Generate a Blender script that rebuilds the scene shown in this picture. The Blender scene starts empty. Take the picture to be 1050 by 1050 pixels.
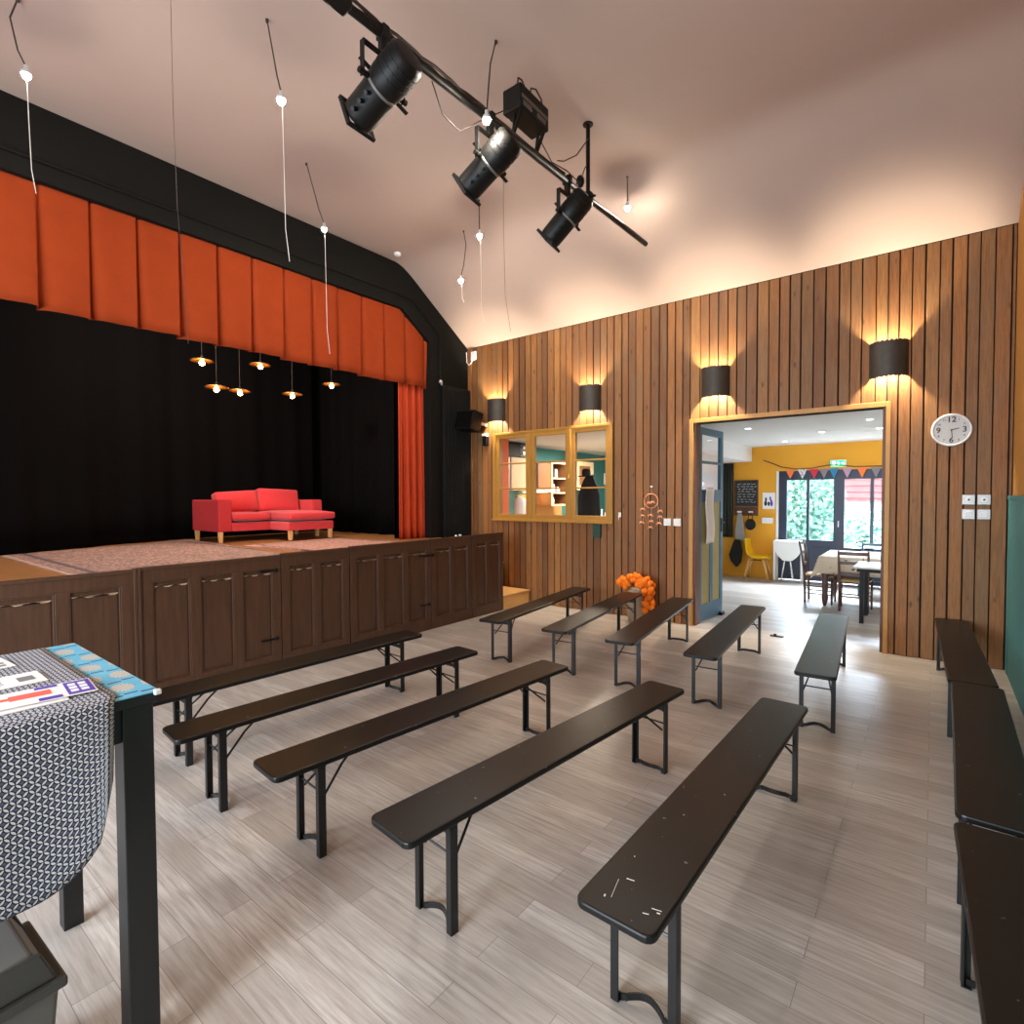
import bpy, math, random
from mathutils import Vector, Matrix
C = bpy.context.scene.collection
SC = bpy.context.scene
PI = math.pi
def lin(r, g, b):
    f = lambda c: (c/255/12.92) if c/255 <= .04045 else ((c/255+.055)/1.055)**2.4
    return (f(r), f(g), f(b), 1)
# ---------------------------------------------------------------- camera
cam = bpy.data.cameras.new('camera'); camo = bpy.data.objects.new('camera', cam); C.objects.link(camo)
cam.sensor_width = 36; cam.lens = 556/1050*36; cam.clip_start = .02
right = Vector((0.78974597, 0.61341858, -0.00435353)); down = Vector((0.01433896, -0.02555482, -0.99957058)); fwd = Vector((-0.61326642, 0.78934441, -0.0289776))
m = Matrix.Identity(4)
for i in range(3):
    m[i][0] = right[i]; m[i][1] = -down[i]; m[i][2] = -fwd[i]
m.translation = (0, 0, 1.75)
camo.matrix_world = m; SC.camera = camo
# ---------------------------------------------------------------- world, sky
w = bpy.data.worlds.new('sky'); SC.world = w; w.use_nodes = True
bg = w.node_tree.nodes['Background']; bg.inputs[0].default_value = (0.72, 0.88, 1.0, 1); bg.inputs[1].default_value = 7.5
# ---------------------------------------------------------------- exposure
SC.view_settings.view_transform = 'Standard'; SC.view_settings.look = 'None'
SC.view_settings.gamma = 1; SC.view_settings.use_curve_mapping = False
SC.view_settings.exposure = 0.0
SC.cycles.max_bounces = 8; SC.cycles.diffuse_bounces = 5; SC.cycles.glossy_bounces = 4; SC.cycles.transparent_max_bounces = 12
SC.cycles.caustics_reflective = False; SC.cycles.caustics_refractive = False
SC.cycles.sample_clamp_indirect = 6; SC.cycles.use_denoising = True
# ---------------------------------------------------------------- large area lights
def area(name, loc, target, sx, sy, power, col):
    l = bpy.data.lights.new(name, 'AREA'); l.shape = 'RECTANGLE'; l.size = sx; l.size_y = sy; l.energy = power; l.color = col
    o = bpy.data.objects.new(name, l); C.objects.link(o); o.location = loc
    o.rotation_euler = (Vector(target)-Vector(loc)).to_track_quat('-Z', 'Y').to_euler(); return o
area('front_window_daylight', (-1.9, -2.62, 1.75), (-1.9, 0, 1.6), 2.6, 1.7, 460, (.80, .90, 1.0))
area('front_window_daylight', (-4.9, -2.62, 1.75), (-4.9, 0, 1.6), 1.4, 1.7, 195, (.80, .90, 1.0))
area('terrace_daylight', (-1.2, 14.2, 3.3), (-1.2, 11.0, .4), 3.0, 1.6, 2300, (.72, .86, 1.0))
area('stage_flood', (-7.45, 3.2, 5.0), (-8.6, 4.2, 1.3), .8, .5, 190, (1.0, .80, .66))
area('kitchen_ceiling_light', (-5.1, 9.6, 2.72), (-5.1, 9.6, 0), 1.2, .5, 150, (1.0, .86, .68))
# ---------------------------------------------------------------- mesh builder
class MB:
    def __init__(s): s.v = []; s.f = []; s.uv = {}; s.tone = {}
    def box(s, c, d, rz=0, M=None, tone=None):
        x, y, z = [k/2 for k in d]; n = len(s.v)
        R = Matrix.Rotation(rz, 3, 'Z') if M is None else M
        for p in ((-x,-y,-z),(x,-y,-z),(x,y,-z),(-x,y,-z),(-x,-y,z),(x,-y,z),(x,y,z),(-x,y,z)):
            s.v.append(tuple(R @ Vector(p) + Vector(c)))
        for q in ((0,3,2,1),(4,5,6,7),(0,1,5,4),(1,2,6,5),(2,3,7,6),(3,0,4,7)):
            if tone is not None: s.tone[len(s.f)] = tone
            s.f.append(tuple(n+k for k in q))
        return s
    def bb(s, x0, x1, y0, y1, z0, z1, tone=None):
        return s.box(((x0+x1)/2, (y0+y1)/2, (z0+z1)/2), (x1-x0, y1-y0, z1-z0), tone=tone)
    def bar(s, p, q, w, h=None, up=(0,0,1)):
        p = Vector(p); q = Vector(q); h = h or w; t = (q-p).normalized(); u = Vector(up)
        if abs(t.dot(u)) > .98: u = Vector((1,0,0))
        a = t.cross(u).normalized(); b = a.cross(t); R = Matrix((a, t, b)).transposed()
        return s.box((p+q)/2, (w, (q-p).length, h), M=R)
    def tube(s, pts, r, n=8, cap=True):
        pts = [Vector(p) for p in pts]; rs = r if isinstance(r, (list, tuple)) else [r]*len(pts); b0 = len(s.v); pa = None
        for i, p in enumerate(pts):
            t = (pts[min(i+1, len(pts)-1)]-pts[max(i-1, 0)]).normalized()
            if pa is None: pa = t.cross(Vector((0,0,1)) if abs(t.z) < .9 else Vector((1,0,0))).normalized()
            a = (pa - t*pa.dot(t)).normalized(); pa = a; b = t.cross(a)
            for k in range(n):
                an = 2*PI*k/n; s.v.append(tuple(p + (a*math.cos(an)+b*math.sin(an))*rs[i]))
        for i in range(len(pts)-1):
            for k in range(n):
                a0 = b0+i*n+k; a1 = b0+i*n+(k+1) % n; s.f.append((a0, a1, a1+n, a0+n))
        if cap:
            s.f.append(tuple(b0+k for k in range(n))[::-1]); e = b0+(len(pts)-1)*n; s.f.append(tuple(e+k for k in range(n)))
        return s
    def lathe(s, prof, n=24, c=(0,0,0), M=None, cap=True):
        b0 = len(s.v); R = M or Matrix.Identity(3)
        for r, z in prof:
            for k in range(n):
                a = 2*PI*k/n; s.v.append(tuple(R @ Vector((r*math.cos(a), r*math.sin(a), z)) + Vector(c)))
        for i in range(len(prof)-1):
            for k in range(n):
                a0 = b0+i*n+k; a1 = b0+i*n+(k+1) % n; s.f.append((a0, a1, a1+n, a0+n))
        if cap: s.f.append(tuple(b0+k for k in range(n))[::-1]); e = b0+(len(prof)-1)*n; s.f.append(tuple(e+k for k in range(n)))
        return s
    def prism(s, poly, fn0, fn1):          # poly of 2-D points, fn0/fn1 map them to the two ends
        b = len(s.v); n = len(poly)
        for p in poly: s.v.append(tuple(fn0(*p)))
        for p in poly: s.v.append(tuple(fn1(*p)))
        s.f.append(tuple(range(b, b+n))[::-1]); s.f.append(tuple(range(b+n, b+2*n)))
        for i in range(n):
            j = (i+1) % n; s.f.append((b+i, b+j, b+n+j, b+n+i))
        return s
    def grid(s, fn, nu, nv, uv=None):
        b = len(s.v)
        for j in range(nv+1):
            for i in range(nu+1): s.v.append(tuple(fn(i/nu, j/nv)))
        for j in range(nv):
            for i in range(nu):
                q = (b+j*(nu+1)+i, b+j*(nu+1)+i+1, b+(j+1)*(nu+1)+i+1, b+(j+1)*(nu+1)+i)
                if uv: s.uv[len(s.f)] = [uv(a/nu, c/nv) for a, c in ((i,j),(i+1,j),(i+1,j+1),(i,j+1))]
                s.f.append(q)
        return s
    def ball(s, c, r, n=12, sq=(1,1,1)):
        c = Vector(c); m = n//2
        return s.lathe([(max(1e-4, r*math.sin(PI*i/m)), -r*math.cos(PI*i/m)) for i in range(m+1)], n, c, Matrix.Diagonal(sq))
def fix(me):
    import bmesh
    b = bmesh.new(); b.from_mesh(me); bmesh.ops.recalc_face_normals(b, faces=b.faces); b.to_mesh(me); b.free()
def obj(name, mb, mat, parent=None, bevel=0, smooth=False, seg=2, solid=0, sub=0, loc=None, split=False):
    me = bpy.data.meshes.new(name); me.from_pydata(mb.v, [], mb.f); me.update()
    if mb.uv:
        l = me.uv_layers.new(name='UVMap')
        for p in me.polygons:
            for li, u in zip(p.loop_indices, mb.uv.get(p.index, [(0,0)]*p.loop_total)): l.data[li].uv = u
    if mb.tone:
        a = me.attributes.new('tone', 'FLOAT', 'FACE')
        for i, t in mb.tone.items(): a.data[i].value = t
    if not (mb.uv or mb.tone): fix(me)
    me.materials.append(mat)
    if smooth: me.polygons.foreach_set('use_smooth', [True]*len(me.polygons))
    o = bpy.data.objects.new(name, me); C.objects.link(o)
    if parent: o.parent = parent
    if loc: o.location = loc
    if solid: md = o.modifiers.new('solid', 'SOLIDIFY'); md.thickness = solid; md.offset = 0
    if sub: md = o.modifiers.new('sub', 'SUBSURF'); md.levels = sub; md.render_levels = sub
    if split: md = o.modifiers.new('split', 'EDGE_SPLIT'); md.split_angle = .7
    if bevel:
        md = o.modifiers.new('bevel', 'BEVEL'); md.width = bevel; md.segments = seg; md.limit_method = 'ANGLE'; md.angle_limit = .6
    return o
def tag(o, label, cat, group=None, kind=None):
    o['label'] = label; o['category'] = cat
    if group: o['group'] = group
    if kind: o['kind'] = kind
    return o
def thing(name, label, cat, loc=(0,0,0), rz=0, group=None):
    o = bpy.data.objects.new(name, None); C.objects.link(o); o.location = loc; o.rotation_euler = (0,0,rz); o.empty_display_size = .1
    return tag(o, label, cat, group)
def struct(name, mb, mat, parent=None, **k):
    o = obj(name, mb, mat, parent, **k)
    if not parent: o['kind'] = 'structure'
    return o
def holder(name):
    o = bpy.data.objects.new(name, None); C.objects.link(o); o['kind'] = 'structure'; return o
def dup(o, parent=None):
    c = o.copy(); C.objects.link(c); c.parent = parent
    for ch in [k for k in o.children]: dup(ch, c)
    return c
def text_mesh(name, body, size, mat, parent, M, ext=.0008):
    cu = bpy.data.curves.new(name, 'FONT'); cu.body = body; cu.size = size; cu.align_x = 'CENTER'; cu.align_y = 'CENTER'; cu.extrude = ext; cu.offset = size*.018; cu.resolution_u = 3
    t = bpy.data.objects.new(name, cu); C.objects.link(t); dg = bpy.context.evaluated_depsgraph_get()
    me = bpy.data.meshes.new_from_object(t.evaluated_get(dg)); bpy.data.objects.remove(t)
    me.transform(M); me.materials.clear(); me.materials.append(mat); o = bpy.data.objects.new(name, me); C.objects.link(o); o.parent = parent; return o
# ---------------------------------------------------------------- materials
class NT:
    def __init__(s, name):
        s.m = bpy.data.materials.new(name); s.m.use_nodes = True; s.t = s.m.node_tree; s.b = s.t.nodes['Principled BSDF']
    def n(s, typ, **k):
        x = s.t.nodes.new(typ)
        for a, v in k.items(): setattr(x, a, v)
        return x
    def l(s, a, b): s.t.links.new(a, b)
    def math(s, op, a, b=None):
        x = s.n('ShaderNodeMath', operation=op)
        for i, q in enumerate((a, b)):
            if q is None: continue
            if isinstance(q, (int, float)): x.inputs[i].default_value = q
            else: s.l(q, x.inputs[i])
        return x.outputs[0]
    def mix(s, f, a, b, blend='MIX'):
        x = s.n('ShaderNodeMix', data_type='RGBA', blend_type=blend)
        for i, q in ((0, f), (6, a), (7, b)):
            if isinstance(q, (int, float)): x.inputs[i].default_value = q
            elif isinstance(q, tuple): x.inputs[i].default_value = q
            else: s.l(q, x.inputs[i])
        return x.outputs[2]
    def noise(s, vec, scale, detail=4, rough=.55):
        x = s.n('ShaderNodeTexNoise'); x.inputs['Scale'].default_value = scale; x.inputs['Detail'].default_value = detail; x.inputs['Roughness'].default_value = rough
        if vec is not None: s.l(vec, x.inputs['Vector'])
        return x.outputs[0]
    def coord(s, sc=(1,1,1), kind='Object', rz=0):
        c = s.n('ShaderNodeTexCoord'); mp = s.n('ShaderNodeMapping'); mp.inputs['Scale'].default_value = sc; mp.inputs['Rotation'].default_value = (0,0,rz)
        s.l(c.outputs[kind], mp.inputs[0]); return mp.outputs[0]
    def ramp(s, f, stops):
        x = s.n('ShaderNodeValToRGB'); e = x.color_ramp.elements
        e[0].position, e[0].color = stops[0]; e[1].position, e[1].color = stops[-1]
        for p, c in stops[1:-1]: k = e.new(p); k.color = c
        s.l(f, x.inputs[0]); return x.outputs[0]
    def bump(s, h, st=.3, d=.01):
        x = s.n('ShaderNodeBump'); x.inputs['Strength'].default_value = st; x.inputs['Distance'].default_value = d
        s.l(h, x.inputs['Height']); s.l(x.outputs[0], s.b.inputs['Normal'])
def mat(name, rgb, rough=.5, metal=0, var=.12, scale=6, stretch=(1,1,1), bump=0, spec=.5, sheen=0, speck=None):
    k = NT(name); c = lin(*rgb); b = k.b; b.inputs['Roughness'].default_value = rough; b.inputs['Metallic'].default_value = metal; b.inputs['Specular IOR Level'].default_value = spec
    nz = k.noise(k.coord(stretch), scale)
    col = k.mix(nz, tuple(q*(1-var) for q in c[:3])+(1,), tuple(min(1, q*(1+var)) for q in c[:3])+(1,))
    if speck:
        s2 = k.noise(k.coord(), speck[0], 2); f = k.ramp(s2, [(speck[1], (0,0,0,1)), (speck[1]+.03, (1,1,1,1))]); col = k.mix(f, col, lin(*speck[2]))
    k.l(col, b.inputs['Base Color'])
    if sheen: b.inputs['Sheen Weight'].default_value = sheen
    if bump: k.bump(nz, bump)
    return k.m
def emit(name, rgb, st):
    k = NT(name); k.b.inputs['Base Color'].default_value = lin(*rgb); k.b.inputs['Emission Color'].default_value = lin(*rgb); k.b.inputs['Emission Strength'].default_value = st; return k.m
def glass_mat(name, tint=(1,1,1,1), refl=.10):
    k = NT(name); k.t.nodes.remove(k.b); o = k.t.nodes['Material Output']
    tr = k.n('ShaderNodeBsdfTransparent'); tr.inputs[0].default_value = tint; gl = k.n('ShaderNodeBsdfGlossy'); gl.inputs['Roughness'].default_value = .02
    fr = k.n('ShaderNodeLayerWeight'); fr.inputs[0].default_value = .5; fp = k.math('ADD', k.math('MULTIPLY', k.math('POWER', fr.outputs['Facing'], 5.0), .8), .006); mx = k.n('ShaderNodeMixShader')
    k.l(fp, mx.inputs[0]); k.l(tr.outputs[0], mx.inputs[1]); k.l(gl.outputs[0], mx.inputs[2]); k.l(mx.outputs[0], o.inputs[0]); return k.m
def planks_mat():
    k = NT('weathered_plank'); at = k.n('ShaderNodeAttribute', attribute_name='tone'); t = at.outputs['Fac']
    cb = k.n('ShaderNodeCombineXYZ'); k.l(k.math('MULTIPLY', t, 57.0), cb.inputs[0]); k.l(k.math('MULTIPLY', t, 31.0), cb.inputs[2])
    def vec(sc):
        ad = k.n('ShaderNodeVectorMath', operation='ADD'); k.l(k.coord(), ad.inputs[0]); k.l(cb.outputs[0], ad.inputs[1])
        mp = k.n('ShaderNodeMapping'); mp.inputs['Scale'].default_value = sc; k.l(ad.outputs[0], mp.inputs[0]); return mp.outputs[0]
    base = k.ramp(t, [(0, lin(112,70,33)), (.3, lin(146,92,42)), (.6, lin(166,107,50)), (.8, lin(134,92,50)), (1, lin(180,122,60))])
    g1 = k.noise(vec((26,26,1.5)), 3.0, 6, .7); g2 = k.noise(vec((3,3,.7)), 2.0, 3)
    col = k.mix(k.ramp(g1, [(.3,(0,0,0,1)),(.75,(1,1,1,1))]), base, lin(78,46,20)); 
    mx = k.mix(.75, base, col); col = k.mix(k.ramp(g2, [(.45,(0,0,0,1)),(.7,(.45,.45,.45,1))]), mx, lin(122,96,68))
    vo = k.n('ShaderNodeTexVoronoi'); vo.inputs['Scale'].default_value = 1.0; k.l(vec((7,7,2.6)), vo.inputs['Vector'])
    kn = k.ramp(vo.outputs['Distance'], [(.05,(1,1,1,1)),(.13,(0,0,0,1))]); col = k.mix(k.math('MULTIPLY', kn, .75), col, lin(58,34,20))
    k.l(col, k.b.inputs['Base Color']); k.b.inputs['Roughness'].default_value = .6; k.bump(g1, .25, .004); return k.m
def floor_mat():
    k = NT('grey_oak_vinyl'); v = k.coord()
    br = k.n('ShaderNodeTexBrick', offset=.37, offset_frequency=2, squash=1); br.inputs['Scale'].default_value = 1
    br.inputs['Brick Width'].default_value = .98; br.inputs['Row Height'].default_value = .125; br.inputs['Mortar Size'].default_value = .0013; br.inputs['Bias'].default_value = 0
    br.inputs['Color1'].default_value = lin(172,164,156); br.inputs['Color2'].default_value = lin(206,199,192); br.inputs['Mortar'].default_value = lin(120,106,96); k.l(v, br.inputs['Vector'])
    g = k.noise(k.coord((1.6,26,1)), 2.2, 6, .6); g2 = k.noise(k.coord((.9,5,1)), 1.6, 4)
    col = k.mix(k.ramp(g, [(.30,(.75,.75,.75,1)),(.60,(0,0,0,1))]), br.outputs['Color'], lin(142,129,119))
    col = k.mix(k.ramp(g2, [(.42,(0,0,0,1)),(.72,(.6,.6,.6,1))]), col, lin(160,148,139))
    k.l(col, k.b.inputs['Base Color']); k.b.inputs['Roughness'].default_value = .34; k.b.inputs['Specular IOR Level'].default_value = .45
    k.bump(g, .06, .002); return k.m
def shippo_mat():                           # interlocking circles, white petals on navy
    k = NT('navy_circle_cloth'); sp = k.n('ShaderNodeSeparateXYZ'); k.l(k.coord((54,54,1), 'UV', PI/4), sp.inputs[0])
    fx = k.math('FRACT', sp.outputs[0]); fy = k.math('FRACT', sp.outputs[1]); cnt = 0
    def d(a, b):
        x = k.math('SUBTRACT', fx, a); y = k.math('SUBTRACT', fy, b)
        return k.math('LESS_THAN', k.math('ADD', k.math('MULTIPLY', x, x), k.math('MULTIPLY', y, y)), .425)
    for a in (0, 1):
        for b in (0, 1): cnt = k.math('ADD', d(a, b), cnt)
    pet = k.math('GREATER_THAN', cnt, 1.5)
    cx = k.math('ABSOLUTE', k.math('SUBTRACT', fx, .5)); cy = k.math('ABSOLUTE', k.math('SUBTRACT', fy, .5)); e = k.math('MAXIMUM', cx, cy)
    dia = k.math('GREATER_THAN', e, .36); dia2 = k.math('GREATER_THAN', k.math('MINIMUM', cx, cy), .30)
    col = k.mix(k.math('MULTIPLY', dia2, 1), lin(24,26,44), lin(80,84,108)); col = k.mix(pet, col, lin(208,210,214))
    k.l(col, k.b.inputs['Base Color']); k.b.inputs['Roughness'].default_value = .85; return k.m
def shell_cloth_mat():                      # blue cloth, beige shells, dark ticks
    k = NT('blue_shell_cloth'); v = k.coord((1,1,1)); sp = k.n('ShaderNodeSeparateXYZ'); k.l(v, sp.inputs[0])
    X = k.math('MULTIPLY', sp.outputs[0], 6.2); row = k.math('FLOOR', X); Y = k.math('ADD', k.math('MULTIPLY', sp.outputs[1], 12), k.math('MULTIPLY', row, .5))
    fx = k.math('SUBTRACT', k.math('FRACT', X), .5); fy = k.math('SUBTRACT', k.math('FRACT', Y), .5)
    el = k.math('ADD', k.math('POWER', k.math('DIVIDE', fx, .27), 2), k.math('POWER', k.math('DIVIDE', fy, .36), 2))
    sh = k.math('LESS_THAN', el, 1); rb = k.math('GREATER_THAN', k.math('SINE', k.math('MULTIPLY', k.math('ARCTAN2', fy, fx), 14)), .2)
    tk = k.math('MULTIPLY', k.math('LESS_THAN', k.math('ABSOLUTE', k.math('SUBTRACT', k.math('ABSOLUTE', fx), .46)), .035), k.math('LESS_THAN', k.math('ABSOLUTE', fy), .22))
    n = k.noise(k.coord(), 14, 2); col = k.mix(n, lin(70,160,200), lin(128,200,222)); col = k.mix(sh, col, k.mix(rb, lin(200,196,186), lin(170,166,158))); col = k.mix(tk, col, lin(28,60,110))
    k.l(col, k.b.inputs['Base Color']); k.b.inputs['Roughness'].default_value = .6; return k.m
def rug_mat(name, a, b, c):
    k = NT(name); v = k.coord()
    vo = k.n('ShaderNodeTexVoronoi'); vo.inputs['Scale'].default_value = 9; k.l(v, vo.inputs['Vector']); nz = k.noise(v, 30, 3)
    col = k.mix(k.ramp(vo.outputs['Distance'], [(.28,(0,0,0,1)),(.42,(1,1,1,1))]), lin(*a), lin(*b)); col = k.mix(k.ramp(nz, [(.5,(0,0,0,1)),(.6,(1,1,1,1))]), col, lin(*c))
    sp = k.n('ShaderNodeSeparateXYZ'); tc = k.n('ShaderNodeTexCoord'); k.l(tc.outputs['Generated'], sp.inputs[0])
    e = k.math('MAXIMUM', k.math('ABSOLUTE', k.math('SUBTRACT', sp.outputs[0], .5)), k.math('ABSOLUTE', k.math('SUBTRACT', sp.outputs[1], .5)))
    bd = k.math('MULTIPLY', k.math('GREATER_THAN', e, .40), k.math('LESS_THAN', e, .425)); col = k.mix(bd, col, lin(90,72,78))
    bd2 = k.math('GREATER_THAN', e, .475); col = k.mix(bd2, col, lin(*c))
    k.l(col, k.b.inputs['Base Color']); k.b.inputs['Roughness'].default_value = .95; return k.m
M = {}
M['plank'] = planks_mat(); M['floor'] = floor_mat()
M['ceil'] = mat('ceiling_paint', (166,146,136), .8, var=.02, scale=1.2)
M['black_wall'] = mat('matt_black_paint', (17,16,14), .8, var=.2, scale=2, spec=.15)
M['backing'] = mat('dark_backing', (30,22,16), .9)
M['ochre_wall'] = mat('ochre_paint', (184,132,60), .8, var=.08, scale=5)
M['teal'] = mat('teal_paint', (66,126,128), .6, var=.06, scale=5)
M['white_wall'] = mat('white_paint', (226,226,226), .8, var=.02)
M['yellow_wall'] = mat('yellow_paint', (226,160,40), .75, var=.05, scale=3)
M['oak'] = mat('pale_oak', (196,150,92), .55, var=.2, scale=4, stretch=(1,1,8))
M['frame_yellow'] = mat('ochre_gloss_paint', (164,118,48), .4, var=.12, scale=5)
M['door_trim'] = mat('honey_wood_trim', (182,132,66), .5, var=.18, scale=5, stretch=(2,2,2))
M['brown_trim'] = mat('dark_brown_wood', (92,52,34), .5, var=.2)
M['panel'] = mat('dark_oak_panel', (72,47,32), .42, var=.5, scale=3, stretch=(14,14,1.2), bump=.15)
M['panel_worn'] = mat('worn_oak_edge', (176,150,124), .55, var=.3, scale=9)
M['stagefloor'] = mat('honey_stage_boards', (150,104,62), .4, var=.2, scale=3, stretch=(1,9,1))
M['orange'] = mat('orange_velvet', (140,53,20), .9, var=.12, scale=5, spec=.15)
M['orange_leg'] = mat('orange_red_velvet', (172,62,34), .9, var=.1, scale=5, spec=.1)
M['drape'] = mat('black_drape', (9,8,8), .95, var=.12, scale=2, spec=.05)
M['bench'] = mat('black_bench_paint', (16,16,16), .36, var=.18, scale=5, spec=.30, speck=(34,.73,(120,116,108)))
M['bench_leg'] = mat('black_steel', (18,19,20), .42, var=.12, speck=(60,.76,(110,106,100)))
M['table_black'] = mat('black_table_paint', (20,21,21), .5)
M['red'] = mat('red_sofa_fabric', (206,50,54), .9, var=.07, scale=12, sheen=.2)
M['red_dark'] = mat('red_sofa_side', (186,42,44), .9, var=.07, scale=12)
M['beech'] = mat('beech_leg', (222,170,110), .45, var=.12, scale=6, stretch=(6,6,1))
M['black_metal'] = mat('black_metal', (11,11,10), .5, var=.15, spec=.25)
M['black_gloss'] = mat('black_gloss', (22,22,22), .25)
M['lamp_metal'] = mat('weathered_zinc', (72,66,60), .55, metal=.5, var=.2, scale=12)
M['chrome'] = mat('chrome', (200,200,200), .2, metal=1, var=.02)
M['white'] = mat('white_plastic', (232,232,230), .4, var=.02)
M['silver'] = mat('silver_plastic', (196,198,200), .35, metal=.3, var=.02)
M['clockface'] = mat('clock_face', (214,212,208), .35, var=.02)
M['ink'] = mat('black_ink', (22,22,24), .6)
M['wire'] = mat('clear_wire', (226,220,210), .35, var=.02)
M['cord'] = mat('dark_cord', (46,36,32), .6)
M['copper'] = mat('copper_wire', (236,160,118), .4, metal=.2)
M['fluff'] = mat('orange_fluff', (240,120,16), .95, var=.2, scale=30)
M['straw'] = mat('grey_wicker', (146,128,108), .8, var=.25, scale=20, stretch=(1,1,4))
M['bin'] = mat('grey_plastic', (94,92,88), .45, var=.08)
M['bin_dark'] = mat('dark_grey_plastic', (60,60,56), .45, var=.08)
M['paper'] = mat('white_paper', (236,234,232), .7, var=.02)
M['pink'] = mat('pink_print', (232,92,132), .6); M['purple'] = mat('purple_print', (84,60,168), .6); M['redprint'] = mat('coral_print', (232,104,88), .6); M['greyprint'] = mat('grey_print', (120,122,124), .6)
M['blue_door'] = mat('blue_door_paint', (62,106,134), .45, var=.12, scale=4); M['olive'] = mat('olive_panel_paint', (176,166,104), .55, var=.1)
M['greyblue'] = mat('dark_window_frame', (34,42,62), .4, var=.06)
M['walnut'] = mat('walnut_wood', (84,54,44), .4, var=.2, scale=6, stretch=(5,5,1))
M['straw_seat'] = mat('straw_seat', (176,140,92), .8, var=.2, scale=30)
M['cream'] = mat('cream_laminate', (226,206,166), .5, var=.03); M['wood_mid'] = mat('mid_wood', (140,96,60), .5, var=.15, stretch=(6,6,1))
M['dark_in'] = mat('dark_interior', (58,40,30), .7); M['orange_wall'] = mat('coral_orange_paint', (222,110,66), .7, var=.05)
M['yellow_shell'] = mat('yellow_shell_plastic', (240,192,30), .35, var=.04)
M['curtain_dk'] = mat('dark_olive_curtain', (52,54,46), .9, var=.15, scale=4)
M['coat'] = mat('grey_wool', (150,146,142), .9, var=.15, scale=14); M['black_cloth'] = mat('black_cloth', (26,25,27), .9)
M['linen'] = mat('printed_linen', (200,182,158), .85, var=.06, speck=(14,.62,(96,92,60)))
M['chalk'] = mat('chalk', (220,220,216), .9); M['slate'] = mat('blackboard_slate', (36,38,38), .7)
M['tabletop'] = mat('pale_table_top', (206,200,194), .3, var=.05); M['bluechair'] = mat('slate_blue_fabric', (70,98,116), .7)
M['hedge'] = mat('hedge_leaf', (138,184,172), .7, var=.55, scale=9); M['roof'] = mat('red_roof_tile', (150,80,78), .8, var=.2, scale=5, spec=.1); M['terrace'] = mat('terrace_stone', (170,170,166), .9)
M['render'] = mat('pale_render', (220,214,204), .8)
M['shippo'] = shippo_mat(); M['shell'] = shell_cloth_mat()
M['rug'] = rug_mat('faded_red_rug', (158,118,106), (118,92,86), (176,142,126)); M['rug2'] = rug_mat('faded_pink_rug', (178,128,114), (150,110,100), (196,152,136))
M['glass'] = glass_mat('clear_glass')
M['led'] = emit('cool_led_bulb', (255,244,226), 2100); M['filament'] = emit('warm_filament_bulb', (255,190,110), 120); M['spot'] = emit('recessed_led', (255,250,240), 25)
M['exit_green'] = emit('exit_green', (40,200,130), 2.0); M['exit_white'] = emit('exit_white', (225,255,238), 2.2)
M['under_led'] = emit('under_cabinet_led', (255,226,170), 9)
M['dark_green'] = mat('dark_green_paint', (26,58,44), .6)
M['brass'] = mat('brass_disc', (170,120,60), .35, metal=.8)
# ================================================================ the setting
YW = 7.2                                    # plank face of the back wall
mb = MB(); mb.bb(-10.6, 3.4, -2.9, 12.4, -.12, 0); struct('floor', mb, M['floor'])
# back wall: dark backing with a doorway and an inner window, clad in vertical planks
DX0, DX1, DZ = -2.53, -.42, 2.71; WX0, WX1, WZ0, WZ1 = -5.97, -3.73, 1.36, 2.80
mb = MB()
for a in ((-6.83, WX0, 0, 4.55), (WX0, WX1, 0, WZ0), (WX0, WX1, WZ1, 4.55), (WX1, DX0, 0, 4.55), (DX0, DX1, DZ, 4.55), (DX1, .75, 0, 4.55)):
    mb.bb(a[0], a[1], YW+.025, YW+.19, a[2], a[3])
wall_back = struct('wall_back', mb, M['backing'])
random.seed(4); mb = MB(); x = -6.575; holes = ((WX0-.02, WX1+.02, WZ0-.02, WZ1+.02), (DX0-.02, DX1+.02, -1, DZ+.03))
while x < .60:
    wd = random.choice((.088, .098, .102, .106, .112, .118)); x1 = min(x+wd, .605); tn = random.random(); zb = .004
    cuts = sorted({x, x1, *[c for h in holes for c in h[:2] if x < c < x1]}); dy = random.uniform(0, .005)
    for a, b in zip(cuts, cuts[1:]):
        mid = (a+b)/2; segs = [(zb, 4.362)]
        for h in holes:
            if h[0] < mid < h[1]: segs = [s for s in ((zb, h[2]), (h[3], 4.362)) if s[1] > s[0]]
        for s in segs: mb.bb(a, b, YW-dy, YW+.024, s[0], s[1], tone=tn)
    x += wd + random.choice((.010, .013, .016))
obj('plank_cladding', mb, M['plank'], wall_back, bevel=.0025, seg=1)
# right wall with teal wainscot boarding
mb = MB(); mb.bb(.612, .75, -2.9, YW+.02, 0, 5.6); struct('wall_right', mb, M['ochre_wall'])
mb = MB(); mb.bb(.585, .611, -2.7, YW-.02, .0, 1.70); mb.bb(.575, .611, -2.7, YW-.02, 1.70, 1.735); mb.bb(.581, .585, YW-.17, YW-.02, 0, 1.70); struct('trim_1', mb, M['teal'], bevel=.003)
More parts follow.
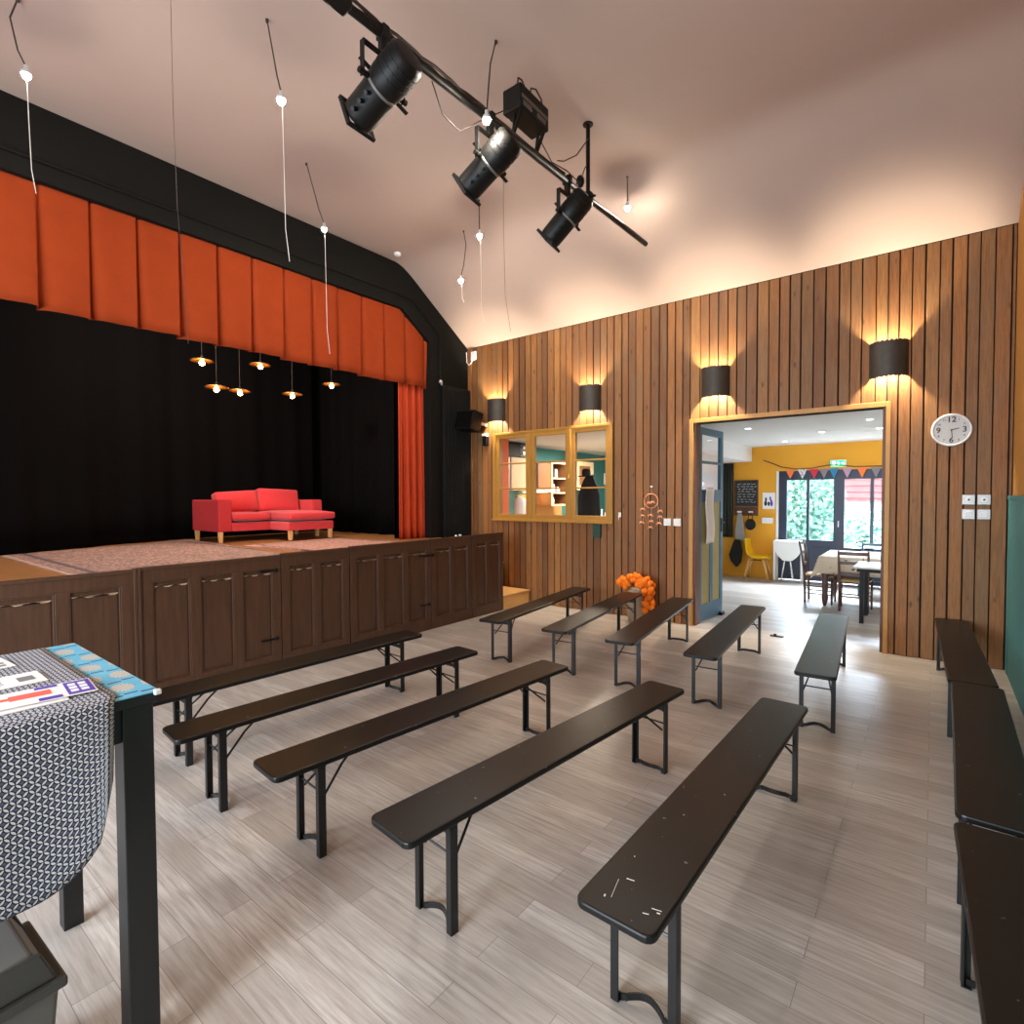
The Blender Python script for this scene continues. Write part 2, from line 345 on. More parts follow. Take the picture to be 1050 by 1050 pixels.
# ceiling: flat middle, sloping strips to front and back
def strip(mb, y0, z0, y1, z1, x0=-6.83, x1=.75, t=.12):
    mb.prism([(y0, z0), (y1, z1), (y1, z1+t), (y0, z0+t)], lambda y, z: (x0, y, z), lambda y, z: (x1, y, z))
prof = [(-2.8, 4.37), (-1.33, 5.33), (-1.20, 5.365), (-1.05, 5.37), (5.40, 5.37), (5.52, 5.366), (5.64, 5.352), (5.75, 5.32), (5.86, 5.265), (5.98, 5.192), (7.226, 4.36)]
n = len(prof)-1
mb = MB().grid(lambda u, v: (-6.83+7.58*u, prof[round(v*n)][0], prof[round(v*n)][1]+.05), 1, n); struct('ceiling', mb, M['ceil'], smooth=True, solid=.1, split=True)
def prof_z(y):
    for (a, b), (c, d) in zip(prof, prof[1:]):
        if a <= y <= c: return b+(d-b)*(y-a)/(c-a)
# proscenium wall
XP = -6.578; mb = MB(); e = lambda y, z: (XP, y, z); g = lambda y, z: (XP-.25, y, z)
mb.prism([(-1.30, 4.69), (5.70, 4.69), (5.70, 5.36), (-1.1, 5.38), (-1.33, 5.33)], e, g)
mb.prism([(5.70, 4.69), (6.28, 4.29), (6.28, 5.05), (5.88, 5.27), (5.70, 5.36)], e, g)
mb.prism([(6.28, 0), (7.22, 0), (7.22, 4.40), (6.28, 5.05)], e, g)
mb.prism([(-1.30, 4.69), (-1.33, 5.33), (-1.9, 4.96), (-1.88, 4.29)], e, g)
mb.prism([(-1.88, 0), (-1.88, 4.29), (-1.9, 4.96), (-2.8, 4.37), (-2.8, 0)], e, g)
struct('wall_left', mb, M['black_wall'])
mb = MB(); mb.bb(-6.83, .75, -2.92, -2.78, 0, 4.5); struct('wall_front', mb, M['white_wall'])
# stage house (black box behind the proscenium)
mb = MB(); mb.bb(-10.5, -10.3, -2.6, 6.9, 0, 5.3); struct('wall_stage_back', mb, M['black_wall'])
mb = MB(); mb.bb(-10.5, -6.83, 6.75, 6.9, 0, 5.3); struct('wall_stage_right', mb, M['black_wall'])
mb = MB(); mb.bb(-10.5, -6.83, -2.6, -2.45, 0, 5.3); struct('wall_stage_left', mb, M['black_wall'])
mb = MB(); mb.bb(-10.5, -6.83, -2.6, 6.9, 5.3, 5.4); struct('ceiling_stage', mb, M['black_wall'])
# dining room and kitchen behind the back wall
mb = MB(); mb.bb(-6.75, 3.3, YW+.19, 12.40, 2.765, 2.87); struct('ceiling_dining', mb, M['white_wall'])
YB = 12.27; mb = MB()
for a in ((-3.78, -2.53, 0, 2.77), (-2.53, .35, 2.245, 2.77), (.35, 3.3, 0, 2.77)): mb.bb(a[0], a[1], YB, YB+.13, a[2], a[3])
struct('wall_dining_back', mb, M['yellow_wall'])
mb = MB(); mb.bb(-6.75, -3.78, YB, YB+.13, 0, 2.77); struct('wall_kitchen_back', mb, M['teal'])
mb = MB(); mb.bb(-3.78, -3.66, YW+.19, YB, 0, 2.77); struct('wall_dining_left', mb, M['white_wall'])
mb = MB(); mb.bb(3.2, 3.3, YW+.19, YB, 0, 2.77); struct('wall_dining_right', mb, M['yellow_wall'])
mb = MB(); mb.bb(-6.75, -6.58, YW+.19, YB, 0, 2.77); struct('wall_kitchen_left', mb, M['teal'])
mb = MB(); mb.bb(-3.66, -3.06, YW+.6, YB, 2.46, 2.765); struct('trim_2', mb, M['white_wall'], bevel=.004)      # boxed soffit
mb = MB(); mb.bb(-3.66, -2.6, YB-.016, YB, 0, .075); struct('baseboard_dining', mb, M['yellow_wall'])
# doorway trim
mb = MB(); mb.bb(DX0-.055, DX0, YW-.018, YW+.2, 0, DZ+.055); mb.bb(DX1, DX1+.045, YW-.018, YW+.2, 0, DZ+.055); mb.bb(DX0, DX1, YW-.018, YW+.2, DZ, DZ+.055)
struct('trim_3', mb, M['door_trim'], bevel=.004)
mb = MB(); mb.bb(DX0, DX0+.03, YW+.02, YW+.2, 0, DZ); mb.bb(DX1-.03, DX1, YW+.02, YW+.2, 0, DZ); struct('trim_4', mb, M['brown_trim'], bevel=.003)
# open door leaf (turned into the dining room)
dr = holder('door_1'); dr.location = (-2.525, YW+.15, 0); dr.rotation_euler = (0, 0, math.radians(-4)); LW, LH = .86, 2.68
fr = MB()
for a in ((0, .10, .02, LH), (LW-.10, LW, .02, LH)): fr.bb(-.022, .022, a[0], a[1], a[2], a[3])
for z0, z1 in ((.02, .24), (1.66, 1.83), (2.19, 2.225), (2.585, LH)): fr.bb(-.0215, .0215, .10, LW-.10, z0, z1)
fr.bb(-.021, .021, .39, .49, .24, 1.66)
obj('door_frame', fr, M['blue_door'], dr, bevel=.004)
for y0, y1 in ((.10, .39), (.49, LW-.10)): obj('door_panel', MB().bb(-.008, .008, y0, y1, .24, 1.66), M['olive'], dr)['label'] = 'olive yellow door panel'
for z0, z1 in ((1.83, 2.19), (2.225, 2.585)): obj('pane', MB().bb(-.003, .003, .10, LW-.10, z0, z1), M['glass'], dr)
obj('door_handle', MB().bb(.022, .034, LW-.085, LW-.02, 1.22, 1.42).bar((.034, LW-.05, 1.36), (.07, LW-.05, 1.36), .02).bar((.066, LW-.05, 1.36), (.066, LW-.17, 1.36), .018), M['black_metal'], dr, bevel=.003)['label'] = 'black door handle with lock plate'
obj('door_stop', MB().bb(-.02, .07, LW-.14, LW-.02, .0, .05), M['black_metal'], dr, bevel=.006)
# inner window: three opening sashes of three panes each
wn = holder('window_1'); fr = MB(); x0, x1, z0, z1 = WX0-.025, WX1+.02, WZ0-.025, WZ1+.025; y0, y1 = YW-.03, YW+.16
fr.bb(x0, x0+.075, y0, y1, z0, z1).bb(x1-.05, x1, y0, y1, z0, z1).bb(x0+.075, x1-.05, y0, y1, z0, z0+.05).bb(x0+.075, x1-.05, y0, y1, z1-.04, z1)
obj('window_frame', fr, M['frame_yellow'], wn, bevel=.004)
obj('window_sill', MB().bb(x0-.01, x1+.01, YW-.05, YW-.03, z0, z0+.03), M['frame_yellow'], wn, bevel=.004)
ms = MB(); ms.bb(-5.225, -5.185, y0-.005, y1-.02, z0+.05, z1-.04); ms.bb(-4.46, -4.42, y0-.005, y1-.02, z0+.05, z1-.04); obj('mullion', ms, M['frame_yellow'], wn, bevel=.005)
for a, b in ((x0+.075, -5.225), (-5.185, -4.46), (-4.42, x1-.05)):
    s = MB(); za, zc = z0+.05, z1-.04; st = .068; yy0, yy1 = y0+.012, YW+.045
    s.bb(a, a+st, yy0, yy1, za, zc).bb(b-st, b, yy0, yy1, za, zc).bb(a+st, b-st, yy0, yy1, za, za+.065).bb(a+st, b-st, yy0, yy1, zc-.065, zc)
    so = obj('sash', s, M['frame_yellow'], wn, bevel=.004); h = (zc-za-.13)/3
    for k in (1, 2): obj('glazing_bar', MB().bb(a+st, b-st, yy0+.005, yy1-.01, za+.065+h*k-.012, za+.065+h*k+.012), M['frame_yellow'], so, bevel=.003)
    for k in range(3): obj('pane', MB().bb(a+st, b-st, YW+.01, YW+.013, za+.065+h*k+.012*(k > 0), za+.065+h*(k+1)-.012*(k < 2)), M['glass'], so)
for zz in (1.60, 2.05, 2.56): obj('hinge', MB().tube([(x0+.072, y0-.006, zz-.04), (x0+.072, y0-.006, zz+.04)], .008), M['brass'], wn)
obj('window_latch', MB().tube([(-4.44, y0-.02, 2.0), (-4.44, y0-.02, 2.09)], .012).ball((-4.44, y0-.03, 2.02), .018), M['brass'], wn)
# black framed window wall of the dining room
wb = holder('window_2'); f = MB(); yy = (YB+.01, YB+.08)
for a, b in ((-2.53, -2.38), (-2.02, -1.97), (-1.545, -1.365), (-.945, -.885), (-.45, -.40), (.1, .35)): f.bb(a, b, *yy, .02, 2.245)
yz = (YB+.013, YB+.077); f.bb(-2.38, .1, *yz, 2.055, 2.242); f.bb(-2.38, -1.545, *yz, .72, .85); f.bb(-1.365, .1, *yz, .62, .72); f.bb(-2.38, .1, *yz, .022, .14)
obj('window_frame', f, M['greyblue'], wb, bevel=.004)
for a, b in ((-2.38, -2.02), (-1.97, -1.545), (-1.365, -.945), (-.885, -.45), (-.40, .1)):
    obj('lower_panel', MB().bb(a, b, YB+.03, YB+.06, .14, .72), M['greyblue'], wb); obj('pane', MB().bb(a, b, YB+.04, YB+.046, .72 if a > -1.5 else .85, 2.055), M['glass'], wb)
obj('window_handle', MB().bar((-1.46, YB-.01, 1.12), (-1.46, YB-.01, 1.24), .02).bar((-1.46, YB+.01, 1.2), (-1.46, YB-.015, 1.2), .016), M['silver'], wb, bevel=.003)
mb = MB(); mb.bb(-2.575, -2.53, YB-.02, YB, .0, 2.245); struct('trim_5', mb, M['white_wall'])
# front windows behind the viewer (their daylight comes from the area lamps hung in them)
for i, (a, b) in enumerate(((-3.25, -.55), (-5.65, -4.15))):
    f = MB(); f.bb(a, b, -2.78, -2.70, .80, .87).bb(a, b, -2.78, -2.70, 2.63, 2.70)
    for xx in (a, (a+b)/2-.03, b-.06): f.bb(xx, xx+.06, -2.775, -2.705, .87, 2.63)
    struct('window_%d' % (i+3), f, M['white_wall'])
# ================================================================ the stage
ZF = 1.06; XF = -5.206
st = thing('stage', 'raised stage platform with dark carved oak panels along its front', 'stage')
obj('stage_boards', MB().bb(-10.3, XF-.045, -2.4, 6.47, ZF-.04, ZF), M['stagefloor'], st)['label'] = 'honey coloured stage floor'
obj('stage_end_wall', MB().bb(-6.575, XF-.045, 6.44, 6.47, 0, ZF-.04), M['panel'], st)
secs = [(-2.2, -.62, 1.155, 4), (-.60, 1.60, 1.155, 5), (1.655, 2.88, 1.165, 3), (2.89, 3.695, 1.176, 2), (3.71, 4.96, 1.185, 3), (4.97, 5.755, 1.188, 2), (5.77, 6.47, 1.196, 2)]
random.seed(2)
for y0, y1, zt, n in secs:
    f = MB(); sw = .085; base = .15; hd = .12; pw = (y1-y0-sw*(n+1))/n
    f.bb(XF-.04, XF, y0, y1, 0, base).bb(XF-.04, XF, y0, y1, zt-hd, zt).bb(XF-.045, XF+.012, y0, y1, zt-.022, zt+.004)
    for k in range(n+1): f.bb(XF-.04, XF, y0+k*(pw+sw), y0+k*(pw+sw)+sw, base, zt-hd)
    s = obj('panelled_front', f, M['panel'], st, bevel=.003)
    for k in range(n):
        a = y0+sw+k*(pw+sw); b = a+pw
        p = MB().bb(XF-.038, XF-.022, a, b, base, zt-hd)
        p.prism([(a+.014, base+.03), (b-.014, base+.03), (b-.014, zt-hd-.05), (a+.014, zt-hd-.05)], lambda y, z: (XF-.022, y, z), lambda y, z, a=a, b=b, zt=zt: (XF-.018, y+(.012 if y < (a+b)/2 else -.012), z+(.012 if z < .6 else -.012)))
        obj('panel', p, M['panel'], s, bevel=.002)
        mo = MB().bb(XF-.022, XF-.002, a, b, zt-hd-.014, zt-hd).bb(XF-.022, XF-.002, a, b, base, base+.016).bb(XF-.022, XF-.004, a, a+.012, base+.016, zt-hd-.014).bb(XF-.022, XF-.004, b-.012, b, base+.016, zt-hd-.014)
        obj('moulding', mo, M['panel'], s, bevel=.003)
        q = [(a+.02+(pw-.04)*i/16, zt-hd-.056+.007*math.sin(i*PI/4)-.003*(i % 2)) for i in range(17)]
        obj('carved_edge', MB().prism([(a+.02, zt-hd-.050)]+[(b-.02, zt-hd-.050)]+q[::-1], lambda y, z: (XF-.015, y, z), lambda y, z: (XF-.004, y, z)), M['panel_worn'], s)['label'] = 'worn pale carved edge'
for y, z in ((2.83, 1.02), (2.83, .33), (4.92, .98), (4.92, .34), (4.99, .98)):
    obj('strap_hinge', MB().bb(XF, XF+.008, y-.16, y, z-.010, z+.010).ball((XF+.006, y, z), .022, 10, (.4, 1, 1)), M['black_metal'], st, bevel=.002)
for y in (1.612, 1.640): obj('corner_post', MB().bb(XF-.04, XF+.016, y-.012, y+.012, 0, 1.168), M['panel'], st, bevel=.003)
# step box at the stage end
sp = thing('step_box', 'pale wooden step box between the stage end and the plank wall', 'step')
obj('tread', MB().bb(-6.5, -5.20, 6.48, 7.17, .195, .22), M['oak'], sp, bevel=.003); obj('riser', MB().bb(-6.5, -5.215, 6.49, 7.16, 0, .195), M['oak'], sp, bevel=.002)
sp2 = thing('step_box', 'upper wooden step box set on the floor behind the stage end step', 'step')
obj('tread', MB().bb(-6.55, -5.75, 6.49, 7.17, .62, .645), M['oak'], sp2, bevel=.003); obj('riser', MB().bb(-6.55, -5.76, 6.50, 7.16, .222, .62), M['oak'], sp2, bevel=.002)
# curtains
def pleat_valance():
    y0, y1, z0, z1 = -1.95, 6.36, 3.555, 4.78; mb = MB(); per = .405; nu = 720
    def fn(u, v):
        y = y0+(y1-y0)*u; t = ((y-1.75)/per) % 1; k = int((y-1.75)//per); fl = 1-v
        d = -(.06+.08*fl)*math.exp(-t/(.045+.12*fl*fl)) - .012*math.exp(-(1-t)/.03)*fl
        d += .010*math.sin(t*PI*2+k*1.7)*fl + .006*math.sin(y*2.3)
        zb = z0+.010*math.sin(k*2.1)-.012*math.sin(t*PI)-.018*math.exp(-(1-t)/.08)
        return (XP-.075+d, y, zb+(z1-zb)*v)
    return mb.grid(fn, nu, 10)
o = obj('stage_valance', pleat_valance(), M['orange'], smooth=True, solid=.006); tag(o, 'wide pleated orange valance hanging across the top of the stage opening', 'curtain')
def folds(y0, y1, z0, z1, x, amp, n, spread=.0):
    def fn(u, v):
        yc = (y0+y1)/2; f = 1-v; y = yc+(y0+(y1-y0)*u-yc)*(1+spread*f)
        ph = u*n*2*PI; d = amp*(.5+.5*f)*(math.sin(ph)+.45*math.sin(2.3*ph+1.1+f*.8)+.3*math.sin(.61*ph+f*2))
        return (x+d, y, z0+(z1-z0)*v)
    return MB().grid(fn, 110, 14)
o = obj('stage_curtain', folds(5.74, 6.34, ZF+.004, 3.80, -6.745, .028, 4, .06), M['orange_leg'], smooth=True, solid=.005); tag(o, 'gathered orange side curtain hanging to the stage floor beside the radiator', 'curtain')
o = obj('stage_curtain', folds(-1.9, -1.3, ZF+.004, 3.80, -6.745, .028, 4, .06), M['orange_leg'], smooth=True, solid=.005); tag(o, 'gathered orange side curtain at the hidden far left of the stage', 'curtain')
def drape(pts, z0, z1, amp, per, seed):
    L = [0]; P = [Vector(p) for p in pts]
    for a, b in zip(P, P[1:]): L.append(L[-1]+(b-a).length)
    n = int(L[-1]/.045); rnd = random.Random(seed); ph = [rnd.uniform(0, 6) for _ in range(4)]
    def fn(u, v):
        s = u*L[-1]; i = max(j for j in range(len(L)-1) if L[j] <= s+1e-9); t = (s-L[i])/(L[i+1]-L[i]); p = P[i].lerp(P[i+1], t); d = (P[i+1]-P[i]).normalized(); nn = Vector((-d.y, d.x))
        a = amp*(math.sin(s/per*6.28+ph[0])+.6*math.sin(s/per*14.1+ph[1]+v)+.5*math.sin(s/per*3.7+ph[2]-v*.7))*(.6+.4*(1-v))
        return (p.x+nn.x*a, p.y+nn.y*a, z0+(z1-z0)*v)
    return MB().grid(fn, n, 8)
o = obj('stage_drape', drape([(-8.2, -1.6), (-8.6, .6), (-8.85, 1.35), (-9.5, 2.75), (-9.78, 3.6), (-9.9, 4.4), (-9.95, 6.25)], ZF+.004, 5.25, .022, .9, 3), M['drape'], smooth=True, solid=.004); tag(o, 'black backdrop drape hanging along the back of the stage behind the sofa', 'curtain')
o = obj('stage_drape', drape([(-9.85, 6.4), (-8.6, 6.42), (-7.4, 6.36), (-6.98, 6.12), (-6.95, 5.83)], ZF+.004, 5.25, .035, .42, 8), M['drape'], smooth=True, solid=.004); tag(o, 'folded black side drape to the right of the sofa behind the orange side curtain', 'curtain')
# rugs
def rug(poly, z): return MB().prism(poly, lambda x, y: (x, y, z), lambda x, y: (x, y, z+.012))
o = obj('rug', rug([(-5.45, 1.40), (-8.72, 1.34), (-9.45, 3.72), (-5.45, 3.42)], ZF+.001), M['rug']); tag(o, 'large faded red patterned rug covering the left part of the stage', 'rug')
o = obj('rug', rug([(-7.70, 3.72), (-5.5, 3.95), (-5.5, 5.45), (-7.78, 5.30)], ZF+.001), M['rug2']); tag(o, 'pale pink patterned rug on the stage in front of the chaise end', 'rug')
# sofa
so = thing('sofa', 'small red fabric sofa with a chaise end and pale wooden legs on the stage', 'sofa', (0, 0, ZF))
def cushion(c, d, p=.5):
    mb = MB(); x, y, z = [k/2 for k in d]; N = 8
    def surf(sgn, ax):
        def fn(u, v):
            a, b = u*2-1, v*2-1; bul = (1-abs(a)**4)*(1-abs(b)**4)
            if ax == 2: return (c[0]+a*x, c[1]+b*y, c[2]+sgn*z*(.62+.38*bul))
            if ax == 0: return (c[0]+sgn*x*(.70+.30*bul), c[1]+a*y, c[2]+b*z)
        return fn
    if p == 'seat':
        mb.grid(surf(1, 2), N, N); mb.grid(surf(-1, 2), N, N); q = 2
    else:
        mb.grid(surf(1, 0), N, N); mb.grid(surf(-1, 0), N, N); q = 0
    n = (N+1)*(N+1); edge = [i for i in range(N)]+[N+i*(N+1) for i in range(N)]+[n-1-i for i in range(N)]+[(N-i)*(N+1) for i in range(N)]
    for i in range(len(edge)):
        a, b = edge[i], edge[(i+1) % len(edge)]; mb.f.append((a, b, n+b, n+a))
    return mb
b = MB(); b.bb(-9.40, -8.50, 3.93, 5.38, .165, .30); b.bb(-9.42, -9.27, 3.75, 5.58, .165, .60); obj('sofa_base', b, M['red'], so, bevel=.02, seg=3)
obj('chaise_base', MB().bb(-8.50, -7.93, 4.53, 5.34, .165, .30), M['red'], so, bevel=.02, seg=3)
obj('armrest', MB().bb(-9.42, -8.49, 3.73, 3.93, .165, .655), M['red_dark'], so, bevel=.02, seg=3); obj('armrest', MB().bb(-9.42, -8.62, 5.38, 5.57, .165, .645), M['red'], so, bevel=.02, seg=3)
obj('seat_cushion', cushion((-8.82, 4.235, .385), (.74, .585, .15), 'seat'), M['red'], so, bevel=.025, seg=3, smooth=True)
obj('seat_cushion', cushion((-8.50, 4.945, .390), (1.22, .80, .17), 'seat'), M['red'], so, bevel=.025, seg=3, smooth=True)
for yc, wd, h, r in ((4.27, .66, .35, .06), (4.99, .72, .39, -.04)):
    q = obj('back_cushion', cushion((0, 0, 0), (.26, wd, h), 'back'), M['red'], so, bevel=.03, seg=3, smooth=True, loc=(-9.10, yc, .455+h/2-.02)); q.rotation_euler = (r, -.22, 0)
for x, y in ((-8.53, 3.77), (-9.36, 3.78), (-7.97, 4.58), (-7.97, 5.29), (-8.68, 5.50), (-9.36, 5.50)):
    obj('leg', MB().prism([(-.03, -.03), (.03, -.03), (.03, .03), (-.03, .03)], lambda a, c, x=x, y=y: (x+a*.8, y+c*.8, .013 if x > -8 else 0), lambda a, c, x=x, y=y: (x+a, y+c, .165)), M['beech'], so, bevel=.004)
# stage lamps: flat brass discs with a bare bulb
LA = [(-8.0, 3.335, 3.624), (-8.0, 4.161, 3.724), (-7.9, 3.478, 3.27), (-8.0, 3.848, 3.285), (-7.9, 4.61, 3.34), (-8.0, 5.378, 3.626)]
LB = ['highest left of the six brass disc lamps over the sofa', 'upper middle disc lamp close under the orange valance', 'disc lamp at the lower left of the glowing cluster', 'lower disc lamp just right of its close neighbour', 'lowest right disc lamp above the chaise end of the sofa', 'rightmost of the six glowing disc lamps over the stage']
for (x, y, z), lb in zip(LA, LB):
    t = thing('pendant_lamp', lb, 'lamp', (x, y, z), 0, 'glowing disc lamps over the stage')
    obj('cord', MB().tube([(0,0,.075), (0,0,5.30-z)], .003, 6), M['cord'], t); obj('lamp_holder', MB().lathe([(.012,.08),(.02,.07),(.02,.035),(.016,.03)], 12), M['black_metal'], t)
    obj('lamp_shade', MB().lathe([(.02,.045),(.06,.040),(.13,.022),(.15,.010),(.148,.006),(.12,.018),(.05,.034),(.02,.037)], 28), M['brass'], t, smooth=True)
    obj('bulb', MB().lathe([(.012,.03),(.018,.018),(.032,-.008),(.034,-.022),(.026,-.042),(.008,-.052)], 14), M['filament'], t, smooth=True)
# white scraps on the stage rail
pl = tag(obj('crumpled_paper', MB().ball((XF+.005-.01, 5.44, 1.208), .020, 7, (1, 1, .75)), M['paper']), 'left one of the small white scraps on the stage rail below the radiator', 'paper')
tag(obj('crumpled_paper', MB().ball((XF-.012, 5.53, 1.209), .021, 8, (1, 1.3, .7)), M['paper']), 'right one of the small white scraps on the stage rail below the radiator', 'paper')
# ================================================================ benches
BL, BW, BH = 2.2, .268, .48
def make_bench(label, group):
    r = thing('folding_bench', label, 'bench', group=group)
    rc = .035; c = [(BL/2-rc, BW/2-rc, 0), (-BL/2+rc, BW/2-rc, 90), (-BL/2+rc, -BW/2+rc, 180), (BL/2-rc, -BW/2+rc, 270)]
    poly = [(x+rc*math.cos(math.radians(a+k*22.5)), y+rc*math.sin(math.radians(a+k*22.5))) for x, y, a in c for k in range(5)]
    obj('seat_board', MB().prism(poly, lambda x, y: (x, y, BH-.028), lambda x, y: (x, y, BH)), M['bench'], r, bevel=.007, seg=2)
    for s in (-1, 1):
        xe = s*(BL/2-.235)
        obj('mounting_bracket', MB().bb(xe-.022, xe+.022, -.118, .118, BH-.042, BH-.028).bb(xe-.02, xe+.02, -.116, -.096, BH-.085, BH-.04).bb(xe-.02, xe+.02, .096, .116, BH-.085, BH-.04), M['bench_leg'], r, bevel=.002)
        for t in (-1, 1):
            y = t*.104
            obj('leg', MB().bb(xe-.019, xe+.019, y-.004+t*.010, y+.004+t*.010, .002, BH-.045).bb(xe+s*.015, xe+s*.021, y-.015, y+.015, .002, BH-.045).bb(xe-.019, xe+.019, y-.015, y+.015, 0, .004), M['bench_leg'], r, bevel=.0015)
            obj('brace', MB().tube([(xe-s*.012, t*.094, .275), (xe-s*.14, t*.055, .39), (xe-s*.235, t*.030, BH-.030)], .0065, 6), M['bench_leg'], r)
        obj('cross_rod', MB().tube([(xe, -.105, .315), (xe, .105, .315)], .005, 6), M['bench_leg'], r)
        obj('cross_bar', MB().bb(xe-.006, xe+.006, -.10, .10, BH-.085, BH-.06), M['bench_leg'], r)
        pts = [(xe+s*(.0 if abs(y) > .07 else -.030*math.cos(y/.07*PI/2)), y, .020+(.010*math.cos(y*22) if abs(y) < .07 else -.006)) for y in [(-.104+.208*k/16) for k in range(17)]]
        fb = MB()
        for a, b in zip(pts, pts[1:]): fb.bar(a, b, .006, .024)
        obj('foot_bar', fb, M['bench_leg'], r)
    return r
g1, g2, g3 = 'benches in the near row facing the stage', 'benches in the far row facing the stage', 'benches lined up along the right wall'
BEN = [(-3.885, 2.334, 87.45, 1, 'dark near row bench closest to the stage front, its end behind the tall table', g1),
 (-3.143, 2.233, 85.36, 1, 'second bench from the stage in the near row, its end beside the black table leg', g1),
 (-2.356, 2.348, 84.76, 1, 'middle bench of the five in the near row facing the stage', g1),
 (-1.512, 2.401, 83.98, 1, 'fourth bench from the stage in the near row, with chipped front corner and pale specks', g1),
 (-.727, 2.540, 88.86, 1, 'largest foreground bench with white scratches on its near end, farthest from the stage', g1),
 (-3.708, 5.364, 96.57, 1.065, 'bench of the far row closest to the wooden step and the stage end', g2),
 (-2.966, 5.418, 96.84, 1.065, 'second bench from the stage in the far row, its end before the orange fluff', g2),
 (-2.295, 5.434, 96.99, 1.065, 'middle bench of the far row, its far end near the blue door', g2),
 (-1.534, 5.441, 94.16, 1.065, 'bench of the far row pointing at the open blue door leaf', g2),
 (-.731, 5.476, 94.25, 1.065, 'bench of the far row shining with blue daylight in front of the doorway', g2),
 (.195, 5.915, 91.66, 1.06, 'bench by the right wall touching the plank wall below the switches', g3),
 (.234, 3.748, 89.2, .90, 'middle bench of the three along the teal right wall', g3),
 (.248, 1.640, 91.9, .97, 'nearest bench by the right wall at the lower right corner', g3)]
proto = None
for x, y, a, s, lb, g in BEN:
    if proto is None: o = proto = make_bench(lb, g)
    else: o = dup(proto)
    o['label'] = lb; o['group'] = g; o.location = (x, y, 0); o.rotation_euler = (0, 0, math.radians(a)); o.scale = (s, 1, 1)
# scratches on the big bench are bare-wood chips in its paint
big = [o for o in C.objects if o.get('label', '').startswith('largest foreground')][0]
for x, y, l, wd, a in ((-.98, .050, .09, .0012, .22), (-1.03, .060, .010, .005, .3), (-1.02, -.075, .018, .003, 1.9), (-.985, -.095, .030, .0015, 1.8), (-.995, -.105, .010, .004, 1.8), (-.80, .07, .006, .003, .4), (-.915, .028, .026, .0035, 1.75), (-.45, .03, .006, .003, 1), (-.2, -.05, .005, .003, 1)):
    if l: obj('paint_scratch', MB().box((x, y, BH+.0004), (l, wd, .0008), rz=a), M['paper'], big)['label'] = 'white scratch in the black paint'
# ================================================================ patterned high table at the left
TZ = 1.15; tb = thing('high_table', 'tall black table with a blue shell printed top at the left edge', 'table')
obj('tabletop', MB().bb(-2.80, -1.905, -.95, .645, TZ-.035, TZ-.004), M['table_black'], tb, bevel=.003)
obj('apron', MB().bb(-1.955, -1.925, -.86, .56, TZ-.14, TZ-.035).bb(-2.77, -2.74, -.86, .56, TZ-.14, TZ-.035).bb(-2.72, -1.98, .575, .61, TZ-.14, TZ-.035), M['table_black'], tb, bevel=.002)
for x, y in ((-1.9525, .5925), (-2.8075+.0325-.0, .608), (-1.9525, -.89), (-2.775, -.89)):
    wd = .082 if x > -2 else .066
    obj('leg', MB().bb(x-wd/2, x+wd/2, y-wd/2, y+wd/2, 0, TZ-.035), M['table_black'], tb, bevel=.003)
o = obj('table_cover', MB().bb(-2.803, -1.902, -.953, .648, TZ-.004, TZ+.001), M['shell'], bevel=.002); tag(o, 'sky blue cloth with beige shells covering the tall table', 'tablecloth')
def zb(y):
    t = (.527-y)/.20
    return .655 if t > 1 else .655+.27*(1-math.sqrt(max(0, 1-(1-t)**2)))
def cloth(u, v):
    y = .527-1.35*u; L0 = .90; tot = L0+.5
    if v < .5: return (-2.79+(v/.5)*.895, y+.020*(v < .49), TZ+.0035)
    t = (v-.5)/.5; z = TZ+.002-t*(TZ-zb(y)); return (-1.892+.010*math.sin(t*1.5)+.006*math.sin(y*14)*t, y-.012*t*(1 if u < .02 else 0), z)
o = obj('table_runner', MB().grid(cloth, 60, 40, uv=lambda u, v: (1.35*u, (v/.5)*.895 if v < .5 else .895+(v-.5)/.5*.495)), M['shippo'], smooth=True, solid=.0025); tag(o, 'navy and white circle patterned cloth draped over the tall table', 'tablecloth')
o = obj('table_clip', MB().bb(-1.912, -1.892, .632, .652, TZ-.012, TZ+.004), M['white'], bevel=.004); tag(o, 'small white clip on the near corner of the blue tabletop', 'clip')
def flyer(lb, x0, x1, y0, y1, rz, z, patches):
    t = thing('flyer', lb, 'flyer', ((x0+x1)/2, (y0+y1)/2, z), rz, 'flyers on the patterned cloth')
    hx, hy = (x1-x0)/2, (y1-y0)/2; obj('sheet', MB().bb(-hx, hx, -hy, hy, 0, .002), M['paper'], t)
    for nm, m_, a, b, c, d in patches: obj(nm, MB().bb(-hx+a*2*hx, -hx+b*2*hx, -hy+c*2*hy, -hy+d*2*hy, .002, .0026), M[m_], t)
flyer('white flyer with a pink block, farthest back on the patterned cloth', -2.72, -2.55, .10, .42, .08, TZ+.006, [('pink_block', 'pink', .30, .80, .45, .82), ('printed_lines', 'greyprint', .72, .86, .86, .94), ('printed_lines', 'greyprint', .50, .62, .86, .95)])
flyer('white leaflet with small grey print, between the other two flyers', -2.43, -2.275, .14, .455, 0, TZ+.006, [('printed_block', 'greyprint', .35, .72, .80, .93)]+[('printed_lines', 'greyprint', .2+.12*k, .24+.12*k, .15, .68) for k in range(5)])
fl = [('purple_block', 'purple', .05, .95, .80, .99), ('purple_block', 'purple', .02, .18, .60, .76), ('purple_block', 'purple', .80, .98, .60, .76), ('coral_shape', 'redprint', .30, .62, .42, .70), ('coral_shape', 'redprint', .38, .54, .28, .42)]
